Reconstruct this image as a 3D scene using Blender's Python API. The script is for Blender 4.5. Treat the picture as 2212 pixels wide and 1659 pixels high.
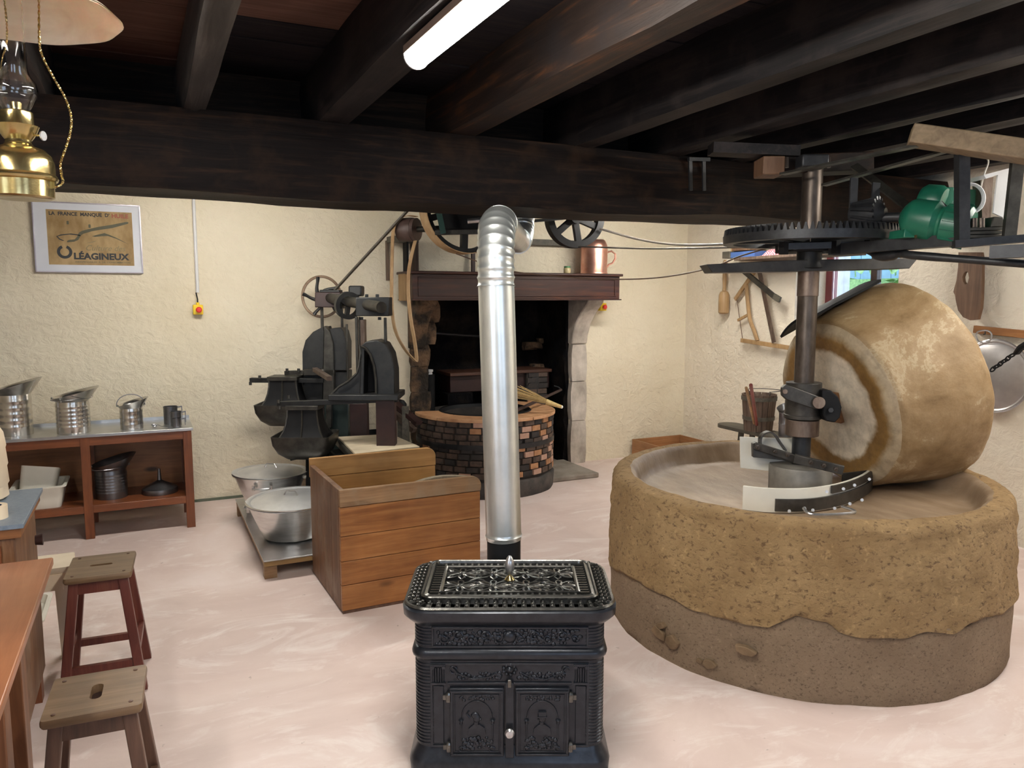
import bpy, bmesh, math, random
from mathutils import Vector as V, Matrix, noise
random.seed(7)
PI = math.pi
S = bpy.context.scene
for o in list(bpy.data.objects): bpy.data.objects.remove(o)
COL = S.collection

# ---------------------------------------------------------------- camera (photo frame 2212 x 1659)
FPX = 1665.0; PITCH = math.radians(6.34); YAW = math.radians(25.4); EYE = V((0, 0, 1.6))
cam = bpy.data.cameras.new('camera'); cam.sensor_width = 36; cam.lens = FPX / 2212 * 36; cam.clip_start = .05
co = bpy.data.objects.new('camera', cam); COL.objects.link(co)
co.location = EYE; co.rotation_euler = (PI/2 - PITCH, 0, -YAW); S.camera = co
FW = V((math.sin(YAW)*math.cos(PITCH), math.cos(YAW)*math.cos(PITCH), -math.sin(PITCH)))
RT = V((math.cos(YAW), -math.sin(YAW), 0)); UP = RT.cross(FW); FH = V((math.sin(YAW), math.cos(YAW), 0))

# ---------------------------------------------------------------- world, exposure
w = bpy.data.worlds.new('sky'); S.world = w; w.use_nodes = True
bg = w.node_tree.nodes['Background']; bg.inputs[0].default_value = (.62, .78, 1, 1); bg.inputs[1].default_value = 2.6
S.view_settings.view_transform = 'Standard'; S.view_settings.look = 'None'
S.view_settings.gamma = 1; S.view_settings.use_curve_mapping = False; S.view_settings.exposure = 1.28
TUBE_STRENGTH = 48.0

# ---------------------------------------------------------------- helpers
def ray(x, y): return FW + RT*((x-1106)/FPX) + UP*((829.5-y)/FPX)
def at(x, y, X=None, Y=None, Z=None, D=None):
    """photo measurement -> place in the room on a known plane"""
    d = ray(x, y)
    t = X/d.x if X is not None else Y/d.y if Y is not None else (Z-1.6)/d.z if Z is not None else D
    return EYE + d*t
def loc(l, d, z): return RT*l + FH*d + V((0, 0, z))          # room point right / ahead / up of where the viewer stands

def nmat(name): 
    m = bpy.data.materials.new(name); m.use_nodes = True
    return m, m.node_tree, m.node_tree.nodes['Principled BSDF']
def rgb(c): return (c[0], c[1], c[2], 1)
def ramp(nt, stops):
    r = nt.nodes.new('ShaderNodeValToRGB'); e = r.color_ramp.elements
    while len(e) < len(stops): e.new(.5)
    for i, (p, c) in enumerate(stops): e[i].position = p; e[i].color = rgb(c)
    return r
def coords(nt, scale):
    t = nt.nodes.new('ShaderNodeTexCoord'); m = nt.nodes.new('ShaderNodeMapping'); m.inputs['Scale'].default_value = scale
    nt.links.new(t.outputs['Object'], m.inputs[0]); return m
def tex(nt, vec, scale=5, detail=6, rough=.6, dist=0):
    n = nt.nodes.new('ShaderNodeTexNoise'); n.inputs['Scale'].default_value = scale; n.inputs['Detail'].default_value = detail
    n.inputs['Roughness'].default_value = rough; n.inputs['Distortion'].default_value = dist
    nt.links.new(vec.outputs[0], n.inputs['Vector']); return n
def bump(nt, b, src, strength, dist=.01, prev=None):
    n = nt.nodes.new('ShaderNodeBump'); n.inputs['Strength'].default_value = strength; n.inputs['Distance'].default_value = dist
    nt.links.new(src, n.inputs['Height'])
    if prev: nt.links.new(prev.outputs[0], n.inputs['Normal'])
    nt.links.new(n.outputs[0], b.inputs['Normal']); return n
def mix(nt, f, a, b_):
    m = nt.nodes.new('ShaderNodeMix'); m.data_type = 'RGBA'
    nt.links.new(f, m.inputs[0])
    for k, s in ((6, a), (7, b_)):
        if isinstance(s, tuple): m.inputs[k].default_value = rgb(s)
        else: nt.links.new(s, m.inputs[k])
    return m.outputs[2]
def M(name, c1, c2=None, rough=.6, metal=0, scale=8, stretch=(1, 1, 1), bmp=.15, bd=.004, bscale=None, lo=.35, hi=.65, **kw):
    """noisy two-tone surface"""
    m, nt, b = nmat(name); c2 = c2 or tuple(x*.8 for x in c1)
    n = tex(nt, coords(nt, stretch), scale); r = ramp(nt, [(lo, c1), (hi, c2)])
    nt.links.new(n.outputs[0], r.inputs[0]); nt.links.new(r.outputs[0], b.inputs['Base Color'])
    b.inputs['Roughness'].default_value = rough; b.inputs['Metallic'].default_value = metal
    if bmp:
        n2 = tex(nt, coords(nt, stretch), bscale or scale*3, 8); bump(nt, b, n2.outputs[0], bmp, bd)
    for k, v in kw.items(): b.inputs[k.replace('_', ' ')].default_value = v
    return m
def wood(name, c1, c2, c3, axis=0, rough=.55, knots=False, g=1.0, bmp=.25, wear=None, spec=.5):
    m, nt, b = nmat(name); st = [14*g]*3; st[axis] = .9*g
    n = tex(nt, coords(nt, st), 2.2, 8, .65, .6); r = ramp(nt, [(.3, c1), (.52, c2), (.72, c3)])
    nt.links.new(n.outputs[0], r.inputs[0]); colr = r.outputs[0]
    n0 = tex(nt, coords(nt, (1, 1, 1)), 3.2, 3); r0 = ramp(nt, [(.35, (.62, .62, .62)), (.65, (1, 1, 1))]); nt.links.new(n0.outputs[0], r0.inputs[0])
    mm = nt.nodes.new('ShaderNodeMix'); mm.data_type = 'RGBA'; mm.blend_type = 'MULTIPLY'; mm.inputs[0].default_value = .8
    nt.links.new(colr, mm.inputs[6]); nt.links.new(r0.outputs[0], mm.inputs[7]); colr = mm.outputs[2]
    if knots:
        st2 = [7, 7, 7]; st2[axis] = 2.6
        vo = nt.nodes.new('ShaderNodeTexVoronoi'); vo.inputs['Scale'].default_value = 1; nt.links.new(coords(nt, st2).outputs[0], vo.inputs['Vector'])
        rk = ramp(nt, [(.07, (1, 1, 1)), (.17, (0, 0, 0))]); nt.links.new(vo.outputs['Distance'], rk.inputs[0])
        colr = mix(nt, rk.outputs[0], colr, tuple(x*.25 for x in c1))
    if wear:
        nw = tex(nt, coords(nt, (1, 1, 1)), 5, 6); rw = ramp(nt, [(.5, (0, 0, 0)), (.66, (1, 1, 1))]); nt.links.new(nw.outputs[0], rw.inputs[0])
        colr = mix(nt, rw.outputs[0], colr, wear)
    nt.links.new(colr, b.inputs['Base Color']); b.inputs['Roughness'].default_value = rough; b.inputs['Specular IOR Level'].default_value = spec
    bump(nt, b, n.outputs[0], bmp, .004); return m

class B:
    """collects shapes; build() links them as one mesh object"""
    def __init__(s): s.v = []; s.f = []; s.smooth = []
    def add(s, vs, fs, smooth=False):
        k = len(s.v); s.v += [V(p) for p in vs]; s.f += [[i+k for i in f] for f in fs]; s.smooth += [smooth]*len(fs); return s
    def box(s, c, d, rz=0, m=None):
        c = V(c); R = m or Matrix.Rotation(rz, 3, 'Z')
        vs = [c + R @ V((x*d[0]/2, y*d[1]/2, z*d[2]/2)) for x in (-1, 1) for y in (-1, 1) for z in (-1, 1)]
        return s.add(vs, [[0, 1, 3, 2], [4, 6, 7, 5], [0, 4, 5, 1], [2, 3, 7, 6], [0, 2, 6, 4], [1, 5, 7, 3]])
    def bx(s, a, b): return s.box([(p+q)/2 for p, q in zip(a, b)], [abs(q-p) for p, q in zip(a, b)])
    def bar(s, p, q, w, h, up=V((0, 0, 1))):
        """rectangular bar from p to q, w across, h along up"""
        p, q = V(p), V(q); d = (q-p).normalized(); x = d.cross(up)
        x = x.normalized() if x.length > 1e-4 else V((1, 0, 0)); u = x.cross(d)
        vs = [e + x*w/2*a + u*h/2*b for e in (p, q) for a, b in ((-1, -1), (1, -1), (1, 1), (-1, 1))]
        return s.add(vs, [[3, 2, 1, 0], [4, 5, 6, 7], [0, 1, 5, 4], [1, 2, 6, 5], [2, 3, 7, 6], [3, 0, 4, 7]])
    def rings(s, rs, cap=True, close=False, smooth=True):
        n = len(rs[0]); vs = [p for r in rs for p in r]; fs = []
        for i in range(len(rs) - (0 if close else 1)):
            j = (i+1) % len(rs)
            for k in range(n): l = (k+1) % n; fs.append([i*n+k, i*n+l, j*n+l, j*n+k])
        if cap and not close: fs += [list(range(n))[::-1], [(len(rs)-1)*n+k for k in range(n)]]
        return s.add(vs, fs, smooth)
    def lathe(s, prof, c=(0, 0, 0), axis=(0, 0, 1), n=32, cap=True, fn=None):
        c = V(c); a = V(axis).normalized(); x = a.cross(V((0, 0, 1)))
        x = x.normalized() if x.length > 1e-3 else V((1, 0, 0)); y = a.cross(x)
        rs = []
        for j, (r, z) in enumerate(prof):
            ring = []
            for k in range(n):
                t = 2*PI*k/n; rr, zz = (fn(t, r, z, j) if fn else (r, z))
                ring.append(c + a*zz + (x*math.cos(t) + y*math.sin(t))*rr)
            rs.append(ring)
        return s.rings(rs, cap)
    def cyl(s, p, q, r, r2=None, n=16):
        p, q = V(p), V(q); return s.lathe([(r, 0), (r if r2 is None else r2, (q-p).length)], p, q-p, n)
    def tube(s, pts, r, n=8, close=False):
        pts = [V(p) for p in pts]; rs = []; x = None; N = len(pts)
        for i, p in enumerate(pts):
            d = (pts[(i+1) % N] - pts[i-1]) if close or 0 < i < N-1 else (pts[1]-p if i == 0 else p-pts[i-1])
            d.normalize()
            if x is None: x = d.orthogonal().normalized()
            x = (x - d*x.dot(d)).normalized(); y = d.cross(x); rr = r[i] if isinstance(r, (list, tuple)) else r
            rs.append([p + (x*math.cos(2*PI*k/n) + y*math.sin(2*PI*k/n))*rr for k in range(n)])
        return s.rings(rs, True, close)
    def prism(s, poly, dv, smooth=False):
        """closed outline (3D points) extruded along dv"""
        n = len(poly); a = [V(p) for p in poly]; b = [p + V(dv) for p in a]
        return s.add(a+b, [list(range(n))[::-1], list(range(n, 2*n))] + [[k, (k+1) % n, n+(k+1) % n, n+k] for k in range(n)], smooth)
    def plate(s, px, dv, **pl): return s.prism([at(x, y, **pl) for x, y in px], dv)
    def ball(s, c, r, n=10, sc=(1, 1, 1)):
        c = V(c); vs = []; m = n//2
        rs = [[c + V((sc[0]*r*math.sin(PI*(j+.02)/(m+.04))*math.cos(2*PI*k/n), sc[1]*r*math.sin(PI*(j+.02)/(m+.04))*math.sin(2*PI*k/n), sc[2]*r*math.cos(PI*j/m))) for k in range(n)] for j in range(m+1)]
        return s.rings(rs)
    def build(s, name, mat, parent=None, world=True, bevel=0, sharp=35, seg=2, **props):
        me = bpy.data.meshes.new(name); vs = s.v
        if parent is not None and world:
            inv = WM[parent.name].inverted(); vs = [inv @ p for p in vs]
        me.from_pydata([tuple(p) for p in vs], [], s.f)
        bm = bmesh.new(); bm.from_mesh(me); bmesh.ops.recalc_face_normals(bm, faces=bm.faces); bm.to_mesh(me); bm.free()
        me.polygons.foreach_set('use_smooth', [True]*len(me.polygons)); me.set_sharp_from_angle(angle=math.radians(sharp))
        me.materials.append(mat); o = bpy.data.objects.new(name, me); COL.objects.link(o)
        if parent is not None: o.parent = parent; WM[o.name] = WM[parent.name]
        else: WM[o.name] = Matrix()
        if bevel:
            b = o.modifiers.new('bevel', 'BEVEL'); b.width = bevel; b.segments = seg; b.limit_method = 'ANGLE'
        for k, v in props.items(): o[k] = v
        return o
WM = {}
def thing(name, label, cat, at_=(0, 0, 0), rz=0, group=None):
    o = bpy.data.objects.new(name, None); COL.objects.link(o); o.empty_display_size = .05
    o.location = at_; o.rotation_euler = (0, 0, rz); o['label'] = label; o['category'] = cat
    if group: o['group'] = group
    WM[o.name] = Matrix.Translation(V(at_)) @ Matrix.Rotation(rz, 4, 'Z'); return o
def tag(o, label, cat, group=None):
    o['label'] = label; o['category'] = cat
    if group: o['group'] = group
    # move origin to the base of the mesh
    vs = [v.co for v in o.data.vertices]; c = V((sum(v.x for v in vs)/len(vs), sum(v.y for v in vs)/len(vs), min(v.z for v in vs)))
    o.data.transform(Matrix.Translation(-c)); o.location = c; return o
def struct(o): o['kind'] = 'structure'; return o
def inst(src, parent, mw, name=None):
    o = src.copy(); COL.objects.link(o); o.parent = parent; o.matrix_local = mw; return o
def fbm(p, sc, o=4):
    return noise.fractal(V(p)*sc, 1.0, 2.0, o)
def text_mesh(body, size, offset=0.0, extrude=.0005, shear=0, spacing=1.0):
    c = bpy.data.curves.new('lettering', 'FONT'); c.body = body; c.size = size; c.offset = offset; c.extrude = extrude; c.shear = shear
    c.space_character = spacing; c.resolution_u = 3; c.align_x = 'LEFT'
    o = bpy.data.objects.new('lettering', c); COL.objects.link(o); dg = bpy.context.evaluated_depsgraph_get(); dg.update()
    me = bpy.data.meshes.new_from_object(o.evaluated_get(dg)); bpy.data.objects.remove(o); return me

# ---------------------------------------------------------------- materials
def plaster(name, a, b_, soot=False):
    m, nt, b = nmat(name)
    n1 = tex(nt, coords(nt, (1, 1, 1)), 1.3, 6); r1 = ramp(nt, [(.3, a), (.7, b_)]); nt.links.new(n1.outputs[0], r1.inputs[0])
    nt.links.new(r1.outputs[0], b.inputs['Base Color']); b.inputs['Roughness'].default_value = .85
    n2 = tex(nt, coords(nt, (1, 1, 1.25)), 13, 7, .62, .7); bb = bump(nt, b, n2.outputs[0], .55, .045)
    n3 = tex(nt, coords(nt, (1, 1, 1)), 3, 3); bump(nt, b, n3.outputs[0], .25, .15, bb); return m
PLASTER = plaster('cream plaster', (.72, .635, .475), (.79, .715, .565))
PLASTER2 = plaster('pale plaster', (.74, .66, .53), (.80, .73, .61))
def floor_mat():
    m, nt, b = nmat('pink trowelled concrete')
    n1 = tex(nt, coords(nt, (1, 1, 1)), .9, 8, .6, 1.6); r1 = ramp(nt, [(.32, (.61, .475, .435)), (.5, (.69, .555, .51)), (.68, (.76, .64, .605))]); nt.links.new(n1.outputs[0], r1.inputs[0])
    n2 = tex(nt, coords(nt, (1, 2.2, 1)), 1.4, 9, .7, 2.4); r2 = ramp(nt, [(.52, (0, 0, 0)), (.70, (.85, .85, .85))]); nt.links.new(n2.outputs[0], r2.inputs[0])
    c = mix(nt, r2.outputs[0], r1.outputs[0], (.84, .76, .72))
    vo = nt.nodes.new('ShaderNodeTexNoise'); vo.inputs['Scale'].default_value = 26; vo.inputs['Detail'].default_value = 2
    nt.links.new(coords(nt, (1, 1, 1)).outputs[0], vo.inputs['Vector']); r3 = ramp(nt, [(.73, (0, 0, 0)), (.78, (.55, .55, .55))]); nt.links.new(vo.outputs[0], r3.inputs[0])
    c = mix(nt, r3.outputs[0], c, (.25, .18, .15)); nt.links.new(c, b.inputs['Base Color'])
    rr = ramp(nt, [(.3, (.38,)*3), (.7, (.6,)*3)]); nt.links.new(n2.outputs[0], rr.inputs[0]); nt.links.new(rr.outputs[0], b.inputs['Roughness'])
    n4 = tex(nt, coords(nt, (1, 1, 1)), 6, 8); bump(nt, b, n4.outputs[0], .12, .02); return m
FLOOR = floor_mat()
BEAM = wood('tarred oak', (.005, .0035, .0035), (.011, .007, .006), (.045, .023, .013), 0, .62, bmp=1.0, wear=(.024, .013, .008), spec=.15)
JOIST = wood('sooty joist', (.006, .005, .006), (.014, .012, .013), (.04, .03, .026), 1, .6, bmp=.6, wear=(.028, .022, .021), spec=.25)
JOISTG = wood('grey joist', (.03, .028, .028), (.055, .050, .048), (.11, .10, .09), 1, .5, bmp=.8, spec=.3)
JOISTR = wood('bared reddish joist', (.012, .008, .007), (.03, .019, .015), (.13, .05, .018), 1, .55, bmp=.6, wear=(.018, .014, .014), spec=.3)
JOISTX = wood('dark stacked board', (.008, .006, .006), (.016, .012, .010), (.05, .03, .02), 0, .7, bmp=.5, spec=.15)
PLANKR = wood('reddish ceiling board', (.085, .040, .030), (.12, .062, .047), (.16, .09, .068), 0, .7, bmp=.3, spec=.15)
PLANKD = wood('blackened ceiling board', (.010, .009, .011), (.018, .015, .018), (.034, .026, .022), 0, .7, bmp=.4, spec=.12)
PINE = wood('orange pine', (.24, .085, .022), (.36, .145, .042), (.46, .21, .07), 0, .42, True)
PINEW = wood('worn pine', (.17, .09, .04), (.32, .18, .085), (.42, .27, .14), 0, .55, True, wear=(.25, .17, .10))
PINEI = wood('pale inner pine', (.34, .17, .055), (.45, .24, .08), (.50, .29, .11), 0, .5, True)
PINED = wood('dirty pine side', (.10, .04, .016), (.17, .075, .03), (.26, .14, .07), 2, .5, wear=(.22, .14, .09))
CAB = wood('red varnished wood', (.13, .035, .012), (.20, .06, .02), (.28, .09, .03), 0, .35)
CABZ = wood('red varnished upright', (.13, .035, .012), (.20, .06, .02), (.28, .09, .03), 2, .35)
CABB = wood('cabinet back board', (.20, .075, .022), (.28, .11, .035), (.34, .15, .05), 0, .45, True)
TABLE = wood('polished table top', (.26, .095, .04), (.33, .13, .06), (.38, .17, .085), 1, .28, bmp=.08)
TABLEZ = wood('table leg wood', (.14, .05, .02), (.21, .08, .03), (.28, .12, .05), 2, .4)
SEAT = wood('worn brown seat', (.13, .075, .035), (.19, .115, .06), (.25, .165, .095), 0, .4)
RLEG = wood('dark red leg', (.09, .018, .012), (.14, .032, .02), (.19, .06, .035), 2, .38)
BLEG = wood('brown leg', (.07, .035, .022), (.12, .06, .038), (.17, .09, .055), 2, .45)
MANT = wood('mahogany mantel', (.024, .007, .005), (.045, .013, .008), (.10, .03, .013), 0, .38)
TIMB = wood('pale timber', (.16, .11, .065), (.24, .17, .10), (.30, .22, .14), 0, .7)
LWOOD = wood('light tool wood', (.30, .17, .07), (.42, .26, .12), (.50, .33, .17), 2, .5)
OWOOD = wood('old board wood', (.10, .05, .028), (.17, .09, .05), (.24, .14, .08), 2, .6)
BARK = wood('grey stave wood', (.06, .035, .025), (.13, .085, .06), (.20, .14, .10), 2, .8, bmp=.6)
BENCHW = wood('dark bench wood', (.05, .045, .035), (.09, .08, .06), (.13, .11, .08), 1, .6)
BOARD = wood('scrubbed pale board', (.52, .42, .28), (.66, .56, .40), (.72, .64, .50), 0, .6, bmp=.08)
IRON = M('cast iron', (.020, .021, .024), (.034, .035, .038), .42, .35, 30, bmp=.15, bd=.002)
STOVE = M('blackened stove iron', (.020, .023, .030), (.032, .036, .046), .30, .5, 40, bmp=.2, bd=.0015)
STOVET = M('rubbed stove top', (.09, .09, .085), (.17, .165, .155), .26, .85, 60, bmp=.1, bd=.001)
PRESS = M('dark press iron', (.012, .013, .014), (.026, .026, .026), .45, .4, 12, bmp=.25, bd=.003)
PRESSG = M('worn press iron', (.032, .030, .026), (.068, .064, .055), .42, .6, 14, bmp=.2)
MAROON = M('maroon painted iron', (.024, .010, .010), (.038, .015, .013), .5, .1, 10)
RUSTY = M('rusty steel', (.10, .065, .05), (.20, .15, .12), .45, .6, 25, (1, 1, .3), bmp=.2)
SHAFT = M('worn grey shaft', (.05, .038, .03), (.12, .095, .078), .4, .7, 20, (1, 1, .35), bmp=.12)
STEEL = M('bright steel', (.45, .45, .46), (.58, .58, .6), .28, .9, 30, bmp=.05)
STEELT = M('stainless sheet', (.42, .43, .44), (.54, .55, .56), .3, .9, 6, bmp=.03)
GALV = M('galvanised sheet', (.62, .66, .66), (.76, .79, .78), .33, .9, 5, bmp=.02, bd=.001)
TIN = M('polished tin', (.46, .44, .41), (.68, .66, .62), .2, .95, 6, bmp=.12, bd=.004)
TIND = M('dull tin', (.15, .15, .16), (.24, .24, .25), .3, .9, 8, bmp=.1)
ALU = M('spun aluminium', (.58, .57, .56), (.72, .71, .70), .27, .9, 8, (1, 1, 6), bmp=.05)
ALUL = M('dull aluminium lid', (.55, .56, .58), (.66, .67, .68), .4, .8, 8, bmp=.08)
BRASS = M('old brass', (.42, .31, .12), (.56, .45, .22), .2, .95, 16, bmp=.08)
COPPER = M('hammered copper', (.72, .34, .25), (.86, .50, .40), .34, .9, 9, bmp=.35, bd=.01, bscale=12)
BELT = M('tan leather belt', (.36, .22, .11), (.50, .34, .19), .6, 0, 10, bmp=.1)
BELTD = M('dark rubber belt', (.05, .04, .035), (.10, .085, .07), .6, 0, 10)
WIRE = M('brown cord', (.09, .05, .03), (.14, .08, .05), .6)
WPLAS = M('white plastic', (.66, .63, .55), (.74, .71, .63), .45, 0, 5, bmp=.03)
CPLAS = M('cream plastic', (.72, .58, .42), (.80, .67, .50), .4, 0, 5, bmp=.03)
BLUEG = M('blue grey laminate', (.13, .17, .22), (.18, .22, .27), .4, 0, 60)
GREEN = M('green enamel', (.008, .10, .06), (.018, .15, .09), .35, 0, 8)
def pitted(name, a, b_, pit, sc, amt):
    m, nt, b = nmat(name)
    n1 = tex(nt, coords(nt, (1, 1, 1)), 3.2, 8, .65); r1 = ramp(nt, [(.3, a), (.7, b_)]); nt.links.new(n1.outputs[0], r1.inputs[0])
    n2 = tex(nt, coords(nt, (1, 1, 1.6)), sc, 6, .7, .4); r2 = ramp(nt, [(.36, (1, 1, 1)), (.46, (0, 0, 0))]); nt.links.new(n2.outputs[0], r2.inputs[0])
    c = mix(nt, r2.outputs[0], r1.outputs[0], pit)
    n3 = tex(nt, coords(nt, (1, 1, 1)), sc*.6, 7, .7); r3 = ramp(nt, [(.58, (0, 0, 0)), (.68, (amt,)*3)]); nt.links.new(n3.outputs[0], r3.inputs[0])
    c = mix(nt, r3.outputs[0], c, tuple(min(1, x*1.35) for x in b_)); nt.links.new(c, b.inputs['Base Color']); b.inputs['Roughness'].default_value = .82
    bb = bump(nt, b, n2.outputs[0], 1.0, .03); n4 = tex(nt, coords(nt, (1, 1, 1)), sc*2.4, 6); bump(nt, b, n4.outputs[0], .5, .01, bb); return m
STONEB = pitted('ochre bed stone', (.34, .205, .085), (.52, .34, .16), (.19, .105, .045), 36, .55)
CEMENT = pitted('brown grit render', (.35, .235, .145), (.48, .34, .22), (.22, .145, .09), 70, .5)
STONEI = M('dressed bed surface', (.25, .17, .105), (.37, .27, .185), .45, 0, 4, (3, 1, 1), bmp=.35, bd=.01, bscale=30)
RUBBLE = M('broken stone', (.15, .095, .05), (.24, .155, .085), .85, 0, 9, bmp=.5, bd=.02)
LIMEST = M('whitewashed jamb stone', (.30, .26, .22), (.60, .54, .47), .85, 0, 5, (1, 1, .8), bmp=.4, bd=.02, bscale=25)
SLAB = M('grey hearth slab', (.20, .17, .14), (.32, .28, .24), .8, 0, 6, bmp=.4, bd=.01)
SOOT = M('sooty masonry', (.003, .003, .004), (.018, .013, .010), .9, 0, 6, bmp=.8, bd=.05, bscale=10, lo=.45, hi=.75, Specular_IOR_Level=.1)
SOOTB = M('half sooted rubble', (.025, .018, .013), (.17, .10, .055), .9, 0, 7, bmp=.9, bd=.05, bscale=14, lo=.4, hi=.62)
MORTAR = M('blackened mortar', (.022, .019, .017), (.045, .036, .03), .9, 0, 12, bmp=.4)
BRICKS = [M('orange brick', (.34, .16, .075), (.46, .24, .12), .8, 0, 25, bmp=.3), M('pink brick', (.42, .24, .17), (.5, .32, .24), .8, 0, 25, bmp=.3),
          M('smoked brick', (.05, .035, .028), (.11, .07, .05), .8, 0, 25, bmp=.3), M('black brick', (.018, .016, .016), (.04, .032, .028), .8, 0, 25, bmp=.3)]
BLACKI = M('black pulley iron', (.010, .010, .011), (.018, .018, .019), .5, .3)
HUBM = M('greased brown iron', (.035, .032, .028), (.075, .068, .06), .45, .5, 14, bmp=.2)
LIDM = M('brushed pale lid', (.36, .34, .33), (.44, .42, .41), .35, .6, 8, bmp=.05)
TERRA = M('terracotta tile', (.46, .23, .11), (.60, .34, .18), .5, 0, 14, bmp=.15)
BLACK = M('matt black', (.005, .005, .006), (.010, .010, .011), .6, Specular_IOR_Level=.2)
PAINTW = M('painted white', (.66, .66, .66), (.72, .72, .72), .5)
YEL = M('yellow plastic', (.80, .55, .02), (.85, .6, .03), .4); RED = M('red plastic', (.65, .03, .025), (.7, .04, .03), .35)
PAPER = M('browned paper', (.26, .16, .06), (.46, .32, .16), .7, 0, 9, (1, 1, .5), bmp=.02)
INK = M('dark ink', (.028, .03, .032), (.04, .04, .042), .6); INKR = M('faded red ink', (.38, .09, .06), (.30, .10, .06), .6)
INKG = M('grey green ink', (.085, .08, .045), (.11, .11, .07), .6); INKL = M('faint green ink', (.20, .17, .09), (.24, .20, .11), .6)
BROOM = M('broom straw', (.50, .34, .12), (.66, .48, .22), .7, 0, 60, (1, 1, 1))
HEDGE = M('hedge leaves', (.05, .13, .03), (.16, .28, .08), .6, 0, 30, bmp=.6)
OUTW = M('outdoor pale wall', (.3, .3, .32), (.38, .38, .4), .8); OUTB = M('blue fence boards', (.10, .20, .26), (.14, .26, .32), .6)
FRAMEM = M('maroon window paint', (.13, .025, .03), (.18, .035, .04), .45)
DRK = M('dark window bar', (.05, .03, .025), (.08, .05, .04), .5)
def glassm(name, col, rough=0.0, ior=1.45):
    m, nt, b = nmat(name); b.inputs['Base Color'].default_value = rgb(col); b.inputs['Roughness'].default_value = rough
    b.inputs['Transmission Weight'].default_value = 1; b.inputs['IOR'].default_value = ior; return m
GLASS = glassm('clear glass', (1, 1, 1))
def opalm():
    m, nt, b = nmat('opal glass'); b.inputs['Base Color'].default_value = (.80, .68, .54, 1); b.inputs['Roughness'].default_value = .25
    n = tex(nt, coords(nt, (1, 1, 4)), 4, 5, .6, 2); r = ramp(nt, [(.3, (.70, .57, .44)), (.7, (.86, .76, .62))]); nt.links.new(n.outputs[0], r.inputs[0]); nt.links.new(r.outputs[0], b.inputs['Base Color'])
    b.inputs['Subsurface Weight'].default_value = .2; b.inputs['Transmission Weight'].default_value = .12; return m
OPAL = opalm()
def emis(name, col, st):
    m, nt, b = nmat(name); b.inputs['Base Color'].default_value = rgb(col); b.inputs['Emission Color'].default_value = rgb(col)
    b.inputs['Emission Strength'].default_value = st; return m
TUBEM = emis('lit diffuser', (1, .955, .87), TUBE_STRENGTH)
def runner_mat():
    m, nt, b = nmat('mottled runner stone')
    n1 = tex(nt, coords(nt, (1, 1, 1)), 3.4, 12, .72, .3); r1 = ramp(nt, [(.30, (.15, .085, .032)), (.45, (.26, .165, .075)), (.54, (.32, .215, .11)), (.57, (.43, .33, .20)), (.60, (.34, .235, .125)), (.66, (.42, .32, .19))])
    nt.links.new(n1.outputs[0], r1.inputs[0])
    t = nt.nodes.new('ShaderNodeTexCoord'); sp = nt.nodes.new('ShaderNodeSeparateXYZ'); nt.links.new(t.outputs['Object'], sp.inputs[0])
    def mth(op, a, b_=None):
        k = nt.nodes.new('ShaderNodeMath'); k.operation = op
        for i, s_ in enumerate((a, b_)):
            if s_ is None: continue
            if isinstance(s_, float): k.inputs[i].default_value = s_
            else: nt.links.new(s_, k.inputs[i])
        return k.outputs[0]
    rad = mth('SQRT', mth('ADD', mth('POWER', sp.outputs[1], 2.0), mth('POWER', sp.outputs[2], 2.0)))
    nz = tex(nt, coords(nt, (1, 1, 1)), 5, 6); radn = mth('ADD', rad, mth('MULTIPLY', nz.outputs[0], .12))
    rf = ramp(nt, [(.0, (.62, .54, .42)), (.345, (.58, .49, .38)), (.375, (.20, .105, .03)), (.44, (.23, .125, .035)), (.475, (.40, .31, .20)), (.62, (.42, .31, .2))])
    nt.links.new(radn, rf.inputs[0])
    n5 = tex(nt, coords(nt, (1, 1, 1)), 16, 8, .7); r5 = ramp(nt, [(.35, (.72,)*3), (.6, (1.05,)*3)]); nt.links.new(n5.outputs[0], r5.inputs[0])
    mm = nt.nodes.new('ShaderNodeMix'); mm.data_type = 'RGBA'; mm.blend_type = 'MULTIPLY'; mm.inputs[0].default_value = 1
    nt.links.new(rf.outputs[0], mm.inputs[6]); nt.links.new(r5.outputs[0], mm.inputs[7])
    face = mth('LESS_THAN', sp.outputs[0], .035)
    nt.links.new(mix(nt, face, r1.outputs[0], mm.outputs[2]), b.inputs['Base Color'])
    b.inputs['Roughness'].default_value = .6; n3 = tex(nt, coords(nt, (1, 1, 1)), 22, 9, .65); bump(nt, b, n3.outputs[0], .35, .012); return m
RUNNER = runner_mat()

# ================================================================ ROOM SHELL
WY, WX, ZC = 6.45, 5.05, 2.65
struct(B().bx((-3.2, -3.7, -.1), (5.9, 7.3, 0)).build('floor', FLOOR))
# back wall with the fireplace opening (x 2.12..3.68, up to 1.60)
b = B(); b.bx((-3.2, WY, 0), (2.12, 7.3, 2.75)); b.bx((3.68, WY, 0), (5.55, 7.3, 2.75)); b.bx((2.12, WY, 1.60), (3.68, 7.3, 2.75)); b.bx((2.12, 7.12, 0), (3.68, 7.3, 1.6))
wb = struct(b.build('wall_back', PLASTER))
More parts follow.
